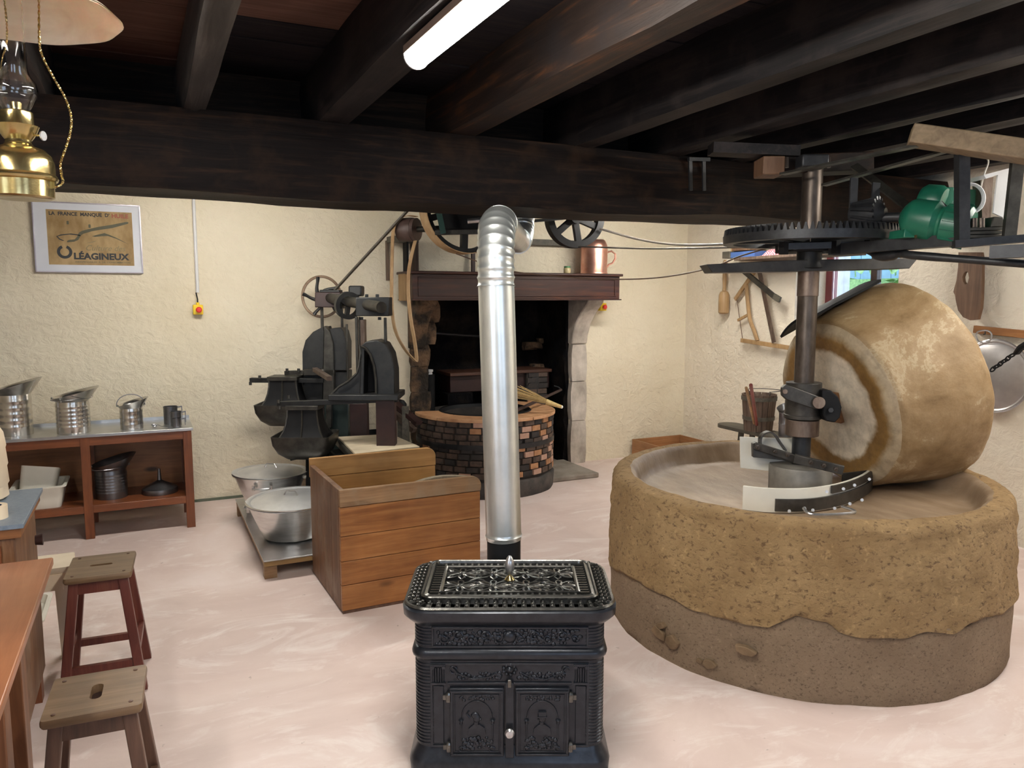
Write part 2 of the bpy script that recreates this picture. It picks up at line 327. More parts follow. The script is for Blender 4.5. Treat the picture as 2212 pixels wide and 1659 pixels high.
# right wall: window opening y 3.97..4.97, z 1.35..2.25
b = B(); b.bx((WX, 4.97, 0), (5.55, WY, 2.75)); b.bx((WX, -3.7, 0), (5.55, 3.97, 2.75)); b.bx((WX, 3.97, 0), (5.55, 4.97, 1.33)); b.bx((WX, 3.97, 2.28), (5.55, 4.97, 2.75))
struct(b.build('wall_right', PLASTER2))
b = B(); b.bx((-3.3, -3.7, 0), (-3.0, -1.6, 2.75)); b.bx((-3.3, .2, 0), (-3.0, 6.5, 2.75)); b.bx((-3.3, -1.6, 0), (-3.0, .2, .95)); b.bx((-3.3, -1.6, 2.3), (-3.0, .2, 2.75))
struct(b.build('wall_left', PLASTER2))
b = B(); b.bx((-3.3, -3.9, 0), (-1.2, -3.6, 2.75)); b.bx((.2, -3.9, 0), (1.4, -3.6, 2.75)); b.bx((2.8, -3.9, 0), (5.6, -3.6, 2.75))
for x0, x1 in ((-1.2, .2), (1.4, 2.8)): b.bx((x0, -3.9, 0), (x1, -3.6, .9)); b.bx((x0, -3.9, 2.3), (x1, -3.6, 2.75))
struct(b.build('wall_front', PLASTER2))
# ceiling: boards laid across the joists
cl = struct(B().bx((-3.3, -3.9, 2.70), (5.6, 7.3, 2.85)).build('ceiling', PLANKD))
y = -3.6; k = 0
while y < 6.4:
    wd = random.uniform(.17, .26); x = -3.0; cuts = [-.36, .24, .82, 1.44, 2.12, 2.7, 3.2, 5.05]
    for c in cuts:
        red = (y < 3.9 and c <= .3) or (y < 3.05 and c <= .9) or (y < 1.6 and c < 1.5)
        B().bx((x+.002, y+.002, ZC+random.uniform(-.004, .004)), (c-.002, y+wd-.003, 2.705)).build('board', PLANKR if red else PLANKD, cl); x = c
    y += wd; k += 1
def rough_beam(a, b_, w, h, n, amp, seed, bow=0):
    """hewn timber from a to b_ (top centre line), uneven faces"""
    bb = B(); a, b_ = V(a), V(b_); d = (b_-a).normalized(); x = d.cross(V((0, 0, 1))); rs = []
    prof = []
    for i in range(5): prof.append((-.5+i*.25, 0))
    for i in range(1, 5): prof.append((.5, -i*.25))
    for i in range(1, 5): prof.append((.5-i*.25, -1))
    for i in range(1, 4): prof.append((-.5, -1+i*.25))
    for i in range(n+1):
        t = i/n; c = a.lerp(b_, t); dz = bow*(math.cos((t-.5)*PI)); ring = []
        for j, (u, v) in enumerate(prof):
            q = fbm((t*9+seed, u*1.3+seed, v*1.3), 1.0, 3)*amp; e = .88 if abs(u) == .5 and v in (0, -1) else 1
            ring.append(c + x*(w*u*e + q*(1 if abs(u) == .5 else 0)*(1 if u > 0 else -1)) + V((0, 0, h*v*(1 if v == 0 else (e*.02+.98)) + (q - dz if v == -1 else 0))))
        rs.append(ring)
    return bb.rings(rs)
jx = [(-2.6, .13), (-2.05, .13), (-1.5, .13), (-.95, .13), (-.42, .12), (.18, .105), (.74, .16), (1.38, .15), (2.07, .14), (2.64, .13), (3.12, .12), (3.60, .12), (4.1, .12), (4.6, .12)]
for i, (x, wd) in enumerate(jx):
    m = JOISTG if x in (.18, -.42) else (JOISTR if x in (1.38,) else JOIST)
    struct(rough_beam((x+wd/2, -3.6, 2.655), (x+wd/2, 6.44, 2.655), wd, .255, 36, .014, i*7.3).build('ceiling_joist', m))
struct(rough_beam((-3.0, 3.80, 2.40), (5.05, 3.80, 2.40), .40, .30, 60, .02, 3.3, .045).build('ceiling_beam', BEAM, sharp=50))
for (xa, wa_), (xb, _) in zip(jx, jx[1:]+[(5.05, 0)]):
    for q in range(3): B().bx((xa+wa_-.01, 3.95+q*.006, 2.39+q*.09), (xb+.01, 3.975+q*.006, 2.478+q*.09)).build('infill_board', JOISTX, cl)
# window in the right wall
win = struct(thing('window_1', '', '')); [win.__delitem__(k) for k in ('label', 'category')]
b = B(); X0 = 5.40
for y0, y1, z0, z1 in ((4.90, 4.97, 1.33, 2.28), (3.97, 4.04, 1.33, 2.28), (3.97, 4.97, 1.33, 1.40), (3.97, 4.97, 2.20, 2.28)): b.bx((X0, y0, z0), (X0+.07, y1, z1))
b.build('window_frame', FRAMEM, win, bevel=.004)
b = B()
for y0, y1 in ((4.44, 4.50),): b.bx((X0-.01, y0, 1.40), (X0+.05, y1, 2.20))
b.build('mullion', DRK, win, bevel=.003)
for y0, y1 in ((4.50, 4.90), (4.04, 4.44)):
    B().bx((X0+.02, y0, 1.40), (X0+.026, y1, 2.20)).build('pane', GLASS, win)
# daylight windows behind and left of the viewer (not in view), with portals
def portal(c, sx, sy, rot):
    l = bpy.data.lights.new('portal', 'AREA'); l.shape = 'RECTANGLE'; l.size = sx; l.size_y = sy; l.cycles.is_portal = True
    o = bpy.data.objects.new('portal', l); COL.objects.link(o); o.location = c; o.rotation_euler = rot
portal((5.6, 4.47, 1.8), 1.0, .95, (0, PI/2, 0)); portal((-3.32, -.7, 1.6), 1.3, 1.8, (0, -PI/2, 0))
for x in (-.5, 2.1): portal((x, -3.92, 1.6), 1.4, 1.4, (-PI/2, 0, 0) if 0 else (PI/2, 0, 0))
nb = 2
for (a, c) in (((-1.2, -3.8, .9), (.2, -3.74, 2.3)), ((1.4, -3.8, .9), (2.8, -3.74, 2.3)), ((-3.2, -1.6, .95), (-3.14, .2, 2.3))):
    wn = struct(thing('window_%d' % nb, '', '')); [wn.__delitem__(k) for k in ('label', 'category')]; nb += 1
    b = B(); ax = 0 if c[0]-a[0] > .5 else 1
    def seg(u0, u1, z0, z1):
        p, q = list(a), list(c); p[ax], q[ax] = u0, u1; p[2], q[2] = z0, z1; b.bx(p, q)
    u0, u1 = a[ax], c[ax]; um = (u0+u1)/2
    seg(u0, u0+.06, a[2], c[2]); seg(u1-.06, u1, a[2], c[2]); seg(um-.035, um+.035, a[2], c[2]); seg(u0, u1, a[2], a[2]+.06); seg(u0, u1, c[2]-.06, c[2]); seg(u0, u1, 1.58, 1.62)
    b.build('window_frame', FRAMEM, wn)
# outdoors beyond the window
struct(B().bx((5.9, -2, -.3), (16, 14, -.05)).build('ground_outside', M('garden grass', (.08, .16, .03), (.14, .24, .06), .9, 0, 3)))
b = B()
for i in range(420):
    c = V((8.6+random.uniform(-.3, .4), random.uniform(4.5, 9.5), random.uniform(.8, 2.02))); r = random.uniform(.07, .15); nrm = V((random.gauss(0, 1), random.gauss(0, 1), random.gauss(0, 1))).normalized(); t = nrm.orthogonal().normalized(); u_ = nrm.cross(t)
    b.add([c+t*r, c+u_*r*.6, c-t*r, c-u_*r*.6], [[0, 1, 2, 3]])
b.bx((8.5, 4.5, 0), (9.1, 9.5, 1.85)); tag(b.build('hedge', HEDGE, kind='stuff'), 'green clipped hedge seen through the small window behind the mill', 'hedge')
f = thing('garden_fence', 'blue fence above the hedge outside the small window', 'fence', (9.6, 7, 0))
for i in range(22): B().bx((9.6, 4.3+i*.26, 0), (9.63, 4.3+i*.26+.24, 2.35)).build('fence_board', OUTB, f)
tag(B().bx((7.2, 6.36, -.05), (7.3, 6.62, 3)).build('gate_pillar', OUTW, bevel=.02), 'pale wall pier outside, left of the hedge in the window view', 'pillar')

# ================================================================ FIREPLACE
# recess lining: rubble, sooty
def rough_slab(a, c, nx, nz, amp, seed, plane):
    """bumpy sheet with thickness; plane 'y': spans x,z at y=a.y; 'x': spans y,z at x=a.x"""
    bb = B(); g = []; t = .04
    for side in (0, 1):
        for j in range(nz+1):
            for i in range(nx+1):
                u, v = i/nx, j/nz
                if plane == 'y': p = V((a[0]+(c[0]-a[0])*u, a[1], a[2]+(c[2]-a[2])*v)); q = fbm((p.x*5, seed, p.z*5), 1, 4)*amp; p.y += -q if side == 0 else t
                else: p = V((a[0], a[1]+(c[1]-a[1])*u, a[2]+(c[2]-a[2])*v)); q = fbm((seed, p.y*5, p.z*5), 1, 4)*amp; p.x += q*side_sgn if side == 0 else -t*side_sgn
                g.append(p)
    W = nx+1; N = W*(nz+1); fs = []
    for s_ in (0, N):
        for j in range(nz):
            for i in range(nx): fs.append([s_+j*W+i, s_+j*W+i+1, s_+(j+1)*W+i+1, s_+(j+1)*W+i])
    ed = [i for i in range(W)] + [j*W+nx for j in range(1, nz+1)] + [nz*W+i for i in range(nx-1, -1, -1)] + [j*W for j in range(nz-1, 0, -1)]
    for k in range(len(ed)): l = (k+1) % len(ed); fs.append([ed[k], ed[l], ed[l]+N, ed[k]+N])
    return bb.add(g, fs, True)
fp = struct(thing('wall_fireplace', '', '', (2.9, WY, 0))); [fp.__delitem__(k) for k in ('label', 'category')]
rough_slab((2.12, 7.03, 0), (3.68, 7.03, 1.60), 26, 30, .07, 1.5, 'y').build('hearth_back', SOOT, fp, sharp=80)
side_sgn = 1; rough_slab((2.19, 6.47, 0), (2.19, 7.12, 1.60), 14, 30, .07, 3.1, 'x').build('hearth_side', SOOTB, fp, sharp=80)
side_sgn = -1; rough_slab((3.64, 6.47, 0), (3.64, 7.12, 1.60), 14, 30, .03, 6.1, 'x').build('hearth_side', SOOT, fp, sharp=80)
# left jamb: irregular rough stones standing slightly proud
rz = 0.0; i = 0
while rz < 1.52:
    h = random.uniform(.12, .24); 
    if rz+h > 1.58: h = 1.58-rz
    wx = random.uniform(.15, .26) if rz < 1.1 else .22+.1*(rz-1.1)/.5
    bb = rough_beam((2.07+wx/2, 6.41, rz+h), (2.07+wx/2, 6.64, rz+h), wx, h-.002, 5, .016, i*3.1); bb.build('stone', SOOTB, fp, sharp=60); rz += h; i += 1
# right jamb: whitewashed stones, top one curving out as a corbel
for z0, z1 in ((0, .42), (.425, .80), (.805, 1.16)):
    rough_beam((3.755, 6.40, z1), (3.755, 6.75, z1), .17, z1-z0, 6, .008, z0*9).build('stone', LIMEST, fp, sharp=60)
pl = [(6.40, 1.165), (6.38, 1.25), (6.33, 1.36), (6.24, 1.46), (6.12, 1.55), (6.09, 1.60), (6.75, 1.60), (6.75, 1.165)]
B().prism([(3.67, y, z) for y, z in pl], (.17, 0, 0)).build('corbel', LIMEST, fp, bevel=.012)
B().prism([(2.06, y, z) for y, z in pl], (.15, 0, 0)).build('corbel', SOOTB, fp, bevel=.012)
# dark stones picked out on the right of the hearth back
for (x, y, s_) in ((1150, 745, .10), (1175, 735, .07), (1160, 790, .06), (1170, 815, .09), (1120, 830, .12), (1195, 850, .10)):
    c = at(x, y, Y=6.96); rough_beam(c+V((-s_, 0, s_*.3)), c+V((s_, 0, s_*.3)), .08, s_*.7, 4, .03, x*.1).build('stone', SOOTB if y < 800 else SOOT, fp, sharp=60)
mt = thing('mantel_shelf', 'red brown mahogany mantel box across the top of the fireplace', 'mantel', (2.93, 6.25, 1.585))
B().bx((1.985, 6.07, 1.592), (3.985, 6.45, 1.80)).build('mantel_box', MANT, mt, bevel=.004)
B().bx((1.965, 6.04, 1.80), (4.005, 6.45, 1.823)).build('mantel_top', MANT, mt, bevel=.006)
b = B()
for p, q in (((2.03, 1.615), (3.94, 1.627)), ((2.03, 1.765), (3.94, 1.777)), ((2.03, 1.615), (2.042, 1.777)), ((3.928, 1.615), (3.94, 1.777))): b.bx((p[0], 6.062, p[1]), (q[0], 6.072, q[1]))
b.build('moulding', MANT, mt, bevel=.002)
B().bx((1.975, 6.05, 1.583), (3.995, 6.45, 1.593)).build('lower_lip', MANT, mt)
tag(B().bx((3.0, 5.80, 0), (3.62, 6.45, .045)).build('hearth_slab', SLAB, bevel=.01), 'flat grey stone slab on the floor at the right foot of the fireplace', 'slab')

# round brick furnace in front of the fireplace
FC = V((2.62, 6.06, 0)); FR = .585
fu = thing('brick_furnace', 'round sooty brick furnace with terracotta rim before the fireplace', 'furnace', FC)
def inner(t, r, z, j): return r, z
B().lathe([(.36, .62), (.36, .1), (.0, .1), (.0, .0), (FR-.012, 0), (FR-.012, .62)], FC, n=64, cap=False).build('mortar_core', MORTAR, fu)
rows = 9; hb = .059
for r in range(rows):
    z0 = .165+r*.052 if r < 9 else 0
    nbk = 34; off = random.random()
    for k in range(nbk):
        a = 2*PI*(k+off+random.uniform(-.06, .06))/nbk; d = V((math.cos(a), math.sin(a), 0))
        if d.y > .35: continue
        if r in (4, ) and 0: continue
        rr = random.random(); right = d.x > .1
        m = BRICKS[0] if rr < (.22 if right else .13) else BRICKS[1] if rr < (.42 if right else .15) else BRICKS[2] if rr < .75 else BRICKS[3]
        w_ = 2*PI*FR/nbk-.012; c = FC + d*(FR-.02+random.uniform(-.003, .003)) + V((0, 0, z0+.023))
        B().box(c, (.05, w_*random.uniform(.9, 1), .043), a).build('brick', m, fu)
B().lathe([(FR+.004, 0), (FR+.006, .13), (FR-.02, .155), (.3, .155)], FC, n=64, cap=False, fn=lambda t, r, z, j: (r+fbm((math.cos(t)*3, math.sin(t)*3, z*9), 1, 3)*.012, z+(fbm((math.cos(t)*2, math.sin(t)*2, 5), 1, 2)*.03 if j in (1, 2) else 0))).build('rendered_foot', M('sooty render', (.022, .02, .021), (.085, .07, .06), .75, 0, 7, bmp=.4, bd=.01), fu, sharp=60)
B().lathe([(FR+.001, .40), (FR+.011, .40), (FR+.011, .44), (FR+.001, .44)], FC, n=64, cap=False).build('iron_band', IRON, fu)
for k in range(9):
    a0 = 2*PI*k/9+.12; a1 = 2*PI*(k+1)/9+.12-.012; b = B(); N = 7
    if math.sin((a0+a1)/2) > .55: continue
    ou = [FC+V((math.cos(a0+(a1-a0)*i/N)*.605, math.sin(a0+(a1-a0)*i/N)*.605, .622)) for i in range(N+1)]
    inn = [FC+V((math.cos(a0+(a1-a0)*i/N)*.40, math.sin(a0+(a1-a0)*i/N)*.40, .622)) for i in range(N, -1, -1)]
    b.prism(ou+inn, (0, 0, .026)).build('rim_tile', TERRA, fu, bevel=.004)
pan = B().lathe([(.39, .655), (.40, .645), (.385, .60), (.33, .48), (.2, .40), (.001, .38)], FC, n=48, cap=False)
tag(pan.build('roasting_pan', BLACK), 'black iron roasting pan sunk in the round brick furnace', 'pan')
# little brick wall and hood at the back right of the furnace
br = thing('brick_pier', 'narrow brick pier beside the jamb at the back of the fireplace', 'pier', (3.45, 6.75, 0))
B().bx((3.33, 6.68, 0), (3.55, 6.9, .90)).build('mortar_core', MORTAR, br)
for r in range(16):
    for k in range(2): B().box((3.385+k*.11+(r % 2)*.01, 6.683, .035+r*.055), (.10, .03, .045)).build('brick', BRICKS[random.choice((0, 2, 3, 3))], br)
hd = thing('furnace_hood_box', 'dark red wooden box with an iron cheek behind the furnace', 'box', (3.0, 6.8, .6))
B().bx((2.55, 6.72, .72), (3.6, 7.05, .88)).build('box_body', MAROON, hd, bevel=.006)
B().bx((2.53, 6.66, .88), (3.6, 7.05, .91)).build('lid_board', wood('sooty lid wood', (.05, .02, .012), (.09, .035, .02), (.15, .06, .03), 0, .5), hd, bevel=.004)
B().prism([(3.14, 6.70, .90), (3.16, 6.70, .78), (3.22, 6.70, .72), (3.30, 6.70, .72), (3.37, 6.70, .78), (3.40, 6.70, .90), (3.46, 6.70, .90), (3.46, 6.70, .66), (3.10, 6.70, .66), (3.10, 6.70, .90)], (0, -.03, 0)).build('iron_cheek', IRON, hd)
B().bx((2.5, 6.65, .2), (2.75, 7.0, .72)).build('pillar_block', SOOT, hd)
# iron bar across the hearth, insulator, pipe stub
tag(B().cyl(at(880, 716, Y=6.5), at(1060, 728, Y=6.9), .010).build('iron_bar', IRON), 'thin iron bar across the dark fireplace opening', 'bar')
c = at(927, 806, Y=6.55); st = thing('flue_post', 'dark post with a small cream porcelain cap inside the fireplace', 'post', (c.x, c.y, 0))
B().cyl((c.x, c.y, 0), (c.x, c.y, c.z-.01), .05).build('post', BLACK, st)
B().lathe([(.028, 0), (.03, .03), (.024, .035), (.036, .045), (.036, .062), (.0, .064)], (c.x, c.y, c.z-.03), n=20).build('porcelain_cap', PAINTW, st)
# broom and poker on the rim
bm_ = thing('hand_broom', 'yellow straw hand broom lying on the furnace rim', 'broom', at(1170, 872, Y=5.68))
p0, p1, p2 = at(1213, 879, Y=5.55), at(1180, 868, Y=5.62), at(1115, 850, Y=5.75); b = B()
for i in range(70):
    o_ = V((random.gauss(0, 1), random.gauss(0, 1), random.gauss(0, 1)))*.3
    b.tube([p1+o_*.025, p1.lerp(p2, .5)+o_*.055+V((0, 0, .008)), p2+o_*.085+V((random.uniform(-.02, .02), 0, .01))], .0022, 4)
b.build('bristles', BROOM, bm_, kind='stuff')
B().tube([p0, p0.lerp(p1, .5), p1], [.014, .019, .026], 12).build('handle', BROOM, bm_)
B().ball(p0, .014).build('handle_end', PAINTW, bm_)
pk = thing('stirring_paddle', 'dark wooden stick with hooked tip leaning over the furnace rim', 'stick', at(1120, 885, Y=5.6))
q0, q1 = at(1105, 892, Y=5.62), at(1212, 842, Y=6.2); B().tube([q0, q1], [.016, .012], 10).build('shaft', MAROON, pk)
B().tube([q1, q1+V((.0, .05, .02)), q1+V((-.03, .08, .03))], .006, 6).build('hook', IRON, pk)

# jug and jar on the mantel
c = V((3.80, 6.22, 1.823)); j = thing('copper_jug', 'dented pink copper jug with loop handle on the mantel', 'jug', c)
def dent(t, r, z, k): return r*(1+.02*math.sin(3*t)+fbm((math.cos(t), math.sin(t), z*6), 1.3, 2)*.03), z
B().lathe([(.128, 0), (.13, .012), (.124, .02), (.126, .22), (.122, .27), (.10, .31), (.09, .315), (.085, .31), (.10, .28), (.11, .02), (.0, .015)], c, n=40, cap=True, fn=dent).build('jug_body', COPPER, j, sharp=60)
h0 = c+V((.11, -.02, 0)); B().tube([h0+V((.0, 0, .20)), h0+V((.06, -.01, .215)), h0+V((.098, -.015, .19)), h0+V((.10, -.015, .15)), h0+V((.07, -.01, .105)), h0+V((.035, 0, .09)), h0+V((.01, 0, .06))], .009, 8).build('handle', COPPER, j)
c = V((3.50, 6.2, 1.823)); j = thing('preserve_jar', 'small glass jar with green lid on the mantel', 'jar', c)
B().lathe([(.028, 0), (.032, .01), (.032, .045), (.026, .055)], c, n=20).build('jar_body', M('pale honey glass', (.45, .36, .18), (.55, .46, .26), .15), j)
B().lathe([(.029, .054), (.029, .068), (.0, .07)], c, n=20).build('lid', M('green lid', (.06, .2, .08)), j)
# shelf bracket bars above the mantel
tag(B().bx((3.05, 6.38, 2.085), (3.95, 6.45, 2.14)).build('wall_batten', BENCHW, bevel=.004), 'dark wooden batten on the wall above the mantel', 'batten')
tag(B().bar(at(1022, 540, Y=6.4), at(1022, 592, Y=6.4), .03, .03, V((0, 1, 0))).build('wooden_peg', MAROON), 'reddish upright peg on the wall behind the pulley', 'peg')

# ================================================================ EMERGENCY STOPS
def stop(px, py, Yw, label, cable, condtop=None):
    c = at(px, py, Y=Yw-.055); t = thing('emergency_stop', label, 'switch', c, group=None)
    B().box(c+V((0, .02, 0)), (.072, .055, .075)).build('housing', YEL, t, bevel=.006)
    B().lathe([(.012, 0), (.012, .012), (.021, .014), (.022, .024), (.015, .03), (0, .031)], c+V((.004, -.008, 0)), (0, -1, 0), 24).build('push_button', RED, t)
    B().cyl(c+V((0, .02, .037)), c+V((0, .02, .055)), .012).build('gland', YEL, t)
    B().tube([c+V((0, .02, .05)), c+V((.0, .02, .08)), c+V((-.008, .03, cable))], .005, 6).build('cable', BLACK, t)
stop(428, 669, WY, 'yellow and red stop button at the end of the wall conduit, left of the press', .13)
stop(1303, 663, WY, 'yellow and red stop button under the right end of the mantel', .1)
c = at(427, 632, Y=WY-.012); tag(B().cyl(c, (c.x-.0, c.y, 2.62), .012).build('cable_conduit', PAINTW), 'thin white cable conduit running up the cream back wall', 'conduit')

# ================================================================ FRAMED POSTER
p0, p1 = V((-.682, WY-.03, 1.785)), V((.007, WY-.03, 2.282)); W_, H_ = p1.x-p0.x, p1.z-p0.z
po = thing('framed_poster', 'framed brown oil poster in grey mount on the cream wall, upper left', 'picture', (p0.x, WY-.03, p0.z))
b = B(); fw_ = .008
for a, c in (((0, 0), (W_, fw_)), ((0, H_-fw_), (W_, H_)), ((0, 0), (fw_, H_)), ((W_-fw_, 0), (W_, H_))): b.bx((p0.x+a[0], WY-.035, p0.z+a[1]), (p0.x+c[0], WY-.003, p0.z+c[1]))
b.build('frame', M('silver frame', (.42, .38, .42), (.5, .46, .5), .35, .7), po, bevel=.001)
B().bx((p0.x+.004, WY-.022, p0.z+.004), (p1.x-.004, WY-.006, p1.z-.004)).build('mount', M('grey white mount', (.60, .62, .68), (.66, .67, .72), .5, 0, 4, bmp=0), po)
ax0, ax1, az0, az1 = p0.x+.085, p1.x-.058, p0.z+.055, p1.z-.055
PSH = B().bx((ax0, WY-.0235, az0), (ax1, WY-.02, az1)).build('print', PAPER, po)
def lay(me, name, x, z, m, parent=po, width=None):
    xs = [v.co.x for v in me.vertices]; s_ = (width/(max(xs)-min(xs))) if width else 1
    me.transform(Matrix.Translation(V((x, WY-.0245, z))) @ Matrix.Rotation(PI/2, 4, 'X') @ Matrix.Diagonal((s_, 1, 1, 1)))
    me.transform(WM[parent.name].inverted()); me.materials.clear(); me.materials.append(m)
    o = bpy.data.objects.new(name, me); COL.objects.link(o); o.parent = parent; return o
aw, ah = ax1-ax0, az1-az0
lay(text_mesh('LA  FRANCE  MANQUE  D’', .034, .0012), 'lettering', ax0+.03*aw, az1-.038, INK, width=.70*aw)
lay(text_mesh('HUILE', .040, .0016), 'lettering', ax0+.755*aw, az1-.042, INKR, width=.2*aw)
lay(text_mesh('LÉAGINEUX', .062, .0028), 'lettering', ax0+.285*aw, az0+.042, INK, width=.655*aw)
lay(text_mesh('Culture des', .055, -.0001, shear=.35), 'lettering', ax0+.42*aw, az0+.105, INKL, width=.47*aw)
lay(text_mesh('INDISPENSABLES  À  LA  CONSOMMATION', .014, .0001), 'lettering', ax0+.30*aw, az0+.017, INKG, width=.65*aw)
def onp(u, v): return V((ax0+u*aw, WY-.025, az0+v*ah))
def flat(pts, m, name, n_=.0008): B().prism([onp(u, v) for u, v in pts], (0, n_, 0)).build(name, m, po)
N = 30; a0, a1 = math.radians(112), math.radians(112+318)                     # the broken ring of the initial O
cx_, cz_ = .185, .235; k_ = aw/ah
flat([(cx_+.088*math.cos(a0+(a1-a0)*i/N), cz_+.088*k_*math.sin(a0+(a1-a0)*i/N)) for i in range(N+1)] + [(cx_+.052*math.cos(a1-(a1-a0)*i/N), cz_+.052*k_*math.sin(a1-(a1-a0)*i/N)) for i in range(N+1)], INK, 'initial_letter')
flat([(.10, .515), (.15, .55), (.27, .575), (.36, .56), (.39, .535), (.34, .545), (.25, .555), (.17, .535), (.115, .515)], INK, 'spoon_print')
flat([(.10, .515), (.13, .46), (.17, .435), (.19, .44), (.14, .475), (.115, .515)], INK, 'spoon_print')
flat([(.22, .41), (.30, .425), (.35, .46), (.38, .54), (.41, .575), (.52, .63), (.60, .655), (.76, .70), (.95, .79), (.955, .82), (.93, .825), (.74, .755), (.60, .715), (.50, .675), (.40, .63), (.36, .59), (.34, .52), (.31, .47), (.24, .455), (.22, .435)], INKG, 'spoon_print')
flat([(.51, .535), (.56, .56), (.66, .60), (.72, .57), (.80, .52), (.95, .40), (.80, .50), (.70, .55), (.62, .54), (.55, .525)], INKG, 'plant_print')
flat([(.43, .40), (.52, .44), (.57, .455), (.52, .425)], INKL, 'plant_print')
for u, v in ((.24, .77), (.49, .72)): flat([(u+.02*math.cos(i*PI/4)*(1 if i % 2 else .6), v+.035*math.sin(i*PI/4)) for i in range(8)], INKG, 'seed_print')

# ================================================================ LOW CABINET WITH STEEL TOP, CANS
cb = thing('low_cabinet', 'low red brown open cabinet with a steel top along the back wall', 'cabinet', (-.7, 5.95, 0))
X0, X1, Y0, Y1 = -1.75, .255, 5.735, 6.22
B().bx((X0, Y0-.01, .688), (X1+.012, Y1, .708)).build('steel_top', STEELT, cb, bevel=.002)
B().bx((X0, Y1-.008, .70), (X1+.01, Y1, .73)).build('steel_upstand', STEELT, cb)
B().bx((X0, Y0, .63), (X1, Y0+.035, .688)).build('top_rail', CAB, cb, bevel=.003)
B().bx((X0, Y0+.0, .175), (X1, Y0+.035, .225)).build('bottom_rail', CAB, cb, bevel=.003)
B().bx((X0, Y0+.01, .205), (X1, Y1-.01, .228)).build('shelf', CAB, cb)
B().bx((X0, Y1-.03, .205), (X1, Y1-.012, .69)).build('back_board', CABB, cb)
for x in (X0, -1.07, -.425, X1-.055): B().bx((x, Y0-.005, 0), (x+.055, Y0+.055, .688)).build('upright', CABZ, cb, bevel=.003)
for x in (X0, -1.07, -.425, X1-.055): B().bx((x, Y1-.06, 0), (x+.055, Y1-.012, .688)).build('upright', CABZ, cb)
B().bx((X1-.045, Y0+.05, .2), (X1-.02, Y1-.03, .69)).build('side_panel', CABZ, cb)
def can(name, c, r, h, spout, label, lean=0, mat=TIN, ribs=5, bail=None, funnel=1.25, rot=0, lip=.9):
    c = V(c); t = thing(name, label, 'can', c)
    prof = [(r, 0), (r*1.01, .012)]; zz = .03
    for i in range(ribs):
        z = h*(.22+.62*i/max(1, ribs-1)) if ribs > 1 else h*.5
        prof += [(r, z-.012), (r*1.018, z-.004), (r*1.018, z+.004), (r, z+.012)]
    prof += [(r*.985, h), (r*.95, h), (r*.95, .02), (0, .018)]
    B().lathe(prof, c, n=40).build('can_body', mat, t)
    def fn(tt, rr, z, j):                       # slanted pouring collar, high on the side of the spout
        k = (z)/spout; s_ = .5+.5*math.cos(tt-rot); zz = h-.004+k*spout*(.28+.72*s_**1.3); return rr*(1+.34*k*s_*lip), zz
    B().lathe([(r*.97, 0), (r*(1+(funnel-1)*.5), spout*.5), (r*funnel, spout), (r*funnel-.003, spout*.99), (r*(1+(funnel-1)*.5)-.004, spout*.5), (r*.95, 0)], c, n=48, cap=False, fn=fn).build('pouring_collar', mat, t, sharp=50)
    if bail:
        z = h+spout*.3
        if bail == 'up': pts = [c+V((-r*1.22*math.cos(a), -.02, z+math.sin(a)*spout*.95)) for a in [PI*i/12 for i in range(13)]]
        else: pts = [c+V((-r*1.1*math.cos(a)-.04*math.sin(a), -.02-r*1.35*math.sin(a), z-.01)) for a in [PI*i/12 for i in range(13)]]
        B().tube(pts, .003, 6).build('bail_handle', TIND, t)
        for s_ in (-1, 1): B().ball(c+V((s_*r*1.15, -.01, z-.005)), .009, 8).build('ear', mat, t)
    return t
can('funnel_can', (-.80, 5.93, .708), .098, .27, .11, 'largest tin pouring can, at the left end of the steel top', ribs=5, lip=1.1)
can('pouring_can', (-.463, 5.86, .708), .100, .215, .095, 'wide ribbed tin pouring can, second from left on the steel top', ribs=6, bail='down')
can('bail_can', (-.115, 5.88, .708), .072, .145, .075, 'small tin pouring can with raised bail, on the right of the steel top', ribs=3, bail='up', funnel=1.2)
can('shelf_can', (-.265, 5.93, .228), .10, .20, .105, 'dull tin pouring can on the cabinet shelf behind the centre upright', ribs=7, bail='down', mat=TIND)
for i, (x, y, r, h, lb) in enumerate(((.135, 5.98, .047, .125, 'tall tin measure cup, hindmost of three at the cabinet corner'), (.165, 5.88, .036, .10, 'middle-sized tin measure cup between the other two at the cabinet corner'), (.165, 5.79, .027, .065, 'smallest tin measure cup, front of three at the cabinet corner'))):
    c = V((x, y, .708)); t = thing('measure_cup', lb, 'cup', c, group=None)
    B().lathe([(r, 0), (r, h), (r+.002, h), (r+.002, h-.006), (r-.002, h), (r-.002, .003), (0, .003)], c, n=28).build('cup_body', TIND, t)
    B().prism([c+V((r, -.006, h-.004)), c+V((r+.03, -.006, h)), c+V((r+.03, -.006, h*.2)), c+V((r+.026, -.006, h*.2)), c+V((r+.024, -.006, h-.01)), c+V((r, -.006, h-.012))], (0, .012, 0)).build('handle', TIND, t)
c = V((.035, 5.83, .71)); t = thing('ladle', 'small shiny ladle lying on the steel top beside the measure cups', 'ladle', c)
B().lathe([(0, 0), (.014, .004), (.02, .014), (.021, .02), (.019, .019), (.012, .006), (0, .003)], c+V((-.01, .02, 0)), n=18).build('bowl', STEEL, t)
B().tube([c+V((.005, .01, .018)), c+V((.04, -.03, .008)), c+V((.07, -.06, .004))], .0025, 6).build('handle', STEEL, t)
c = V((.04, 5.93, .228)); t = thing('lid_funnel', 'upturned grey metal funnel on the cabinet shelf, right compartment', 'funnel', c)
B().lathe([(.118, 0), (.12, .006), (.116, .035), (.105, .042), (.04, .075), (.014, .09), (.008, .17), (.006, .17), (.011, .09), (.035, .07), (.10, .036), (.112, 0)], c, n=40, cap=False).build('cone', TIND, t)
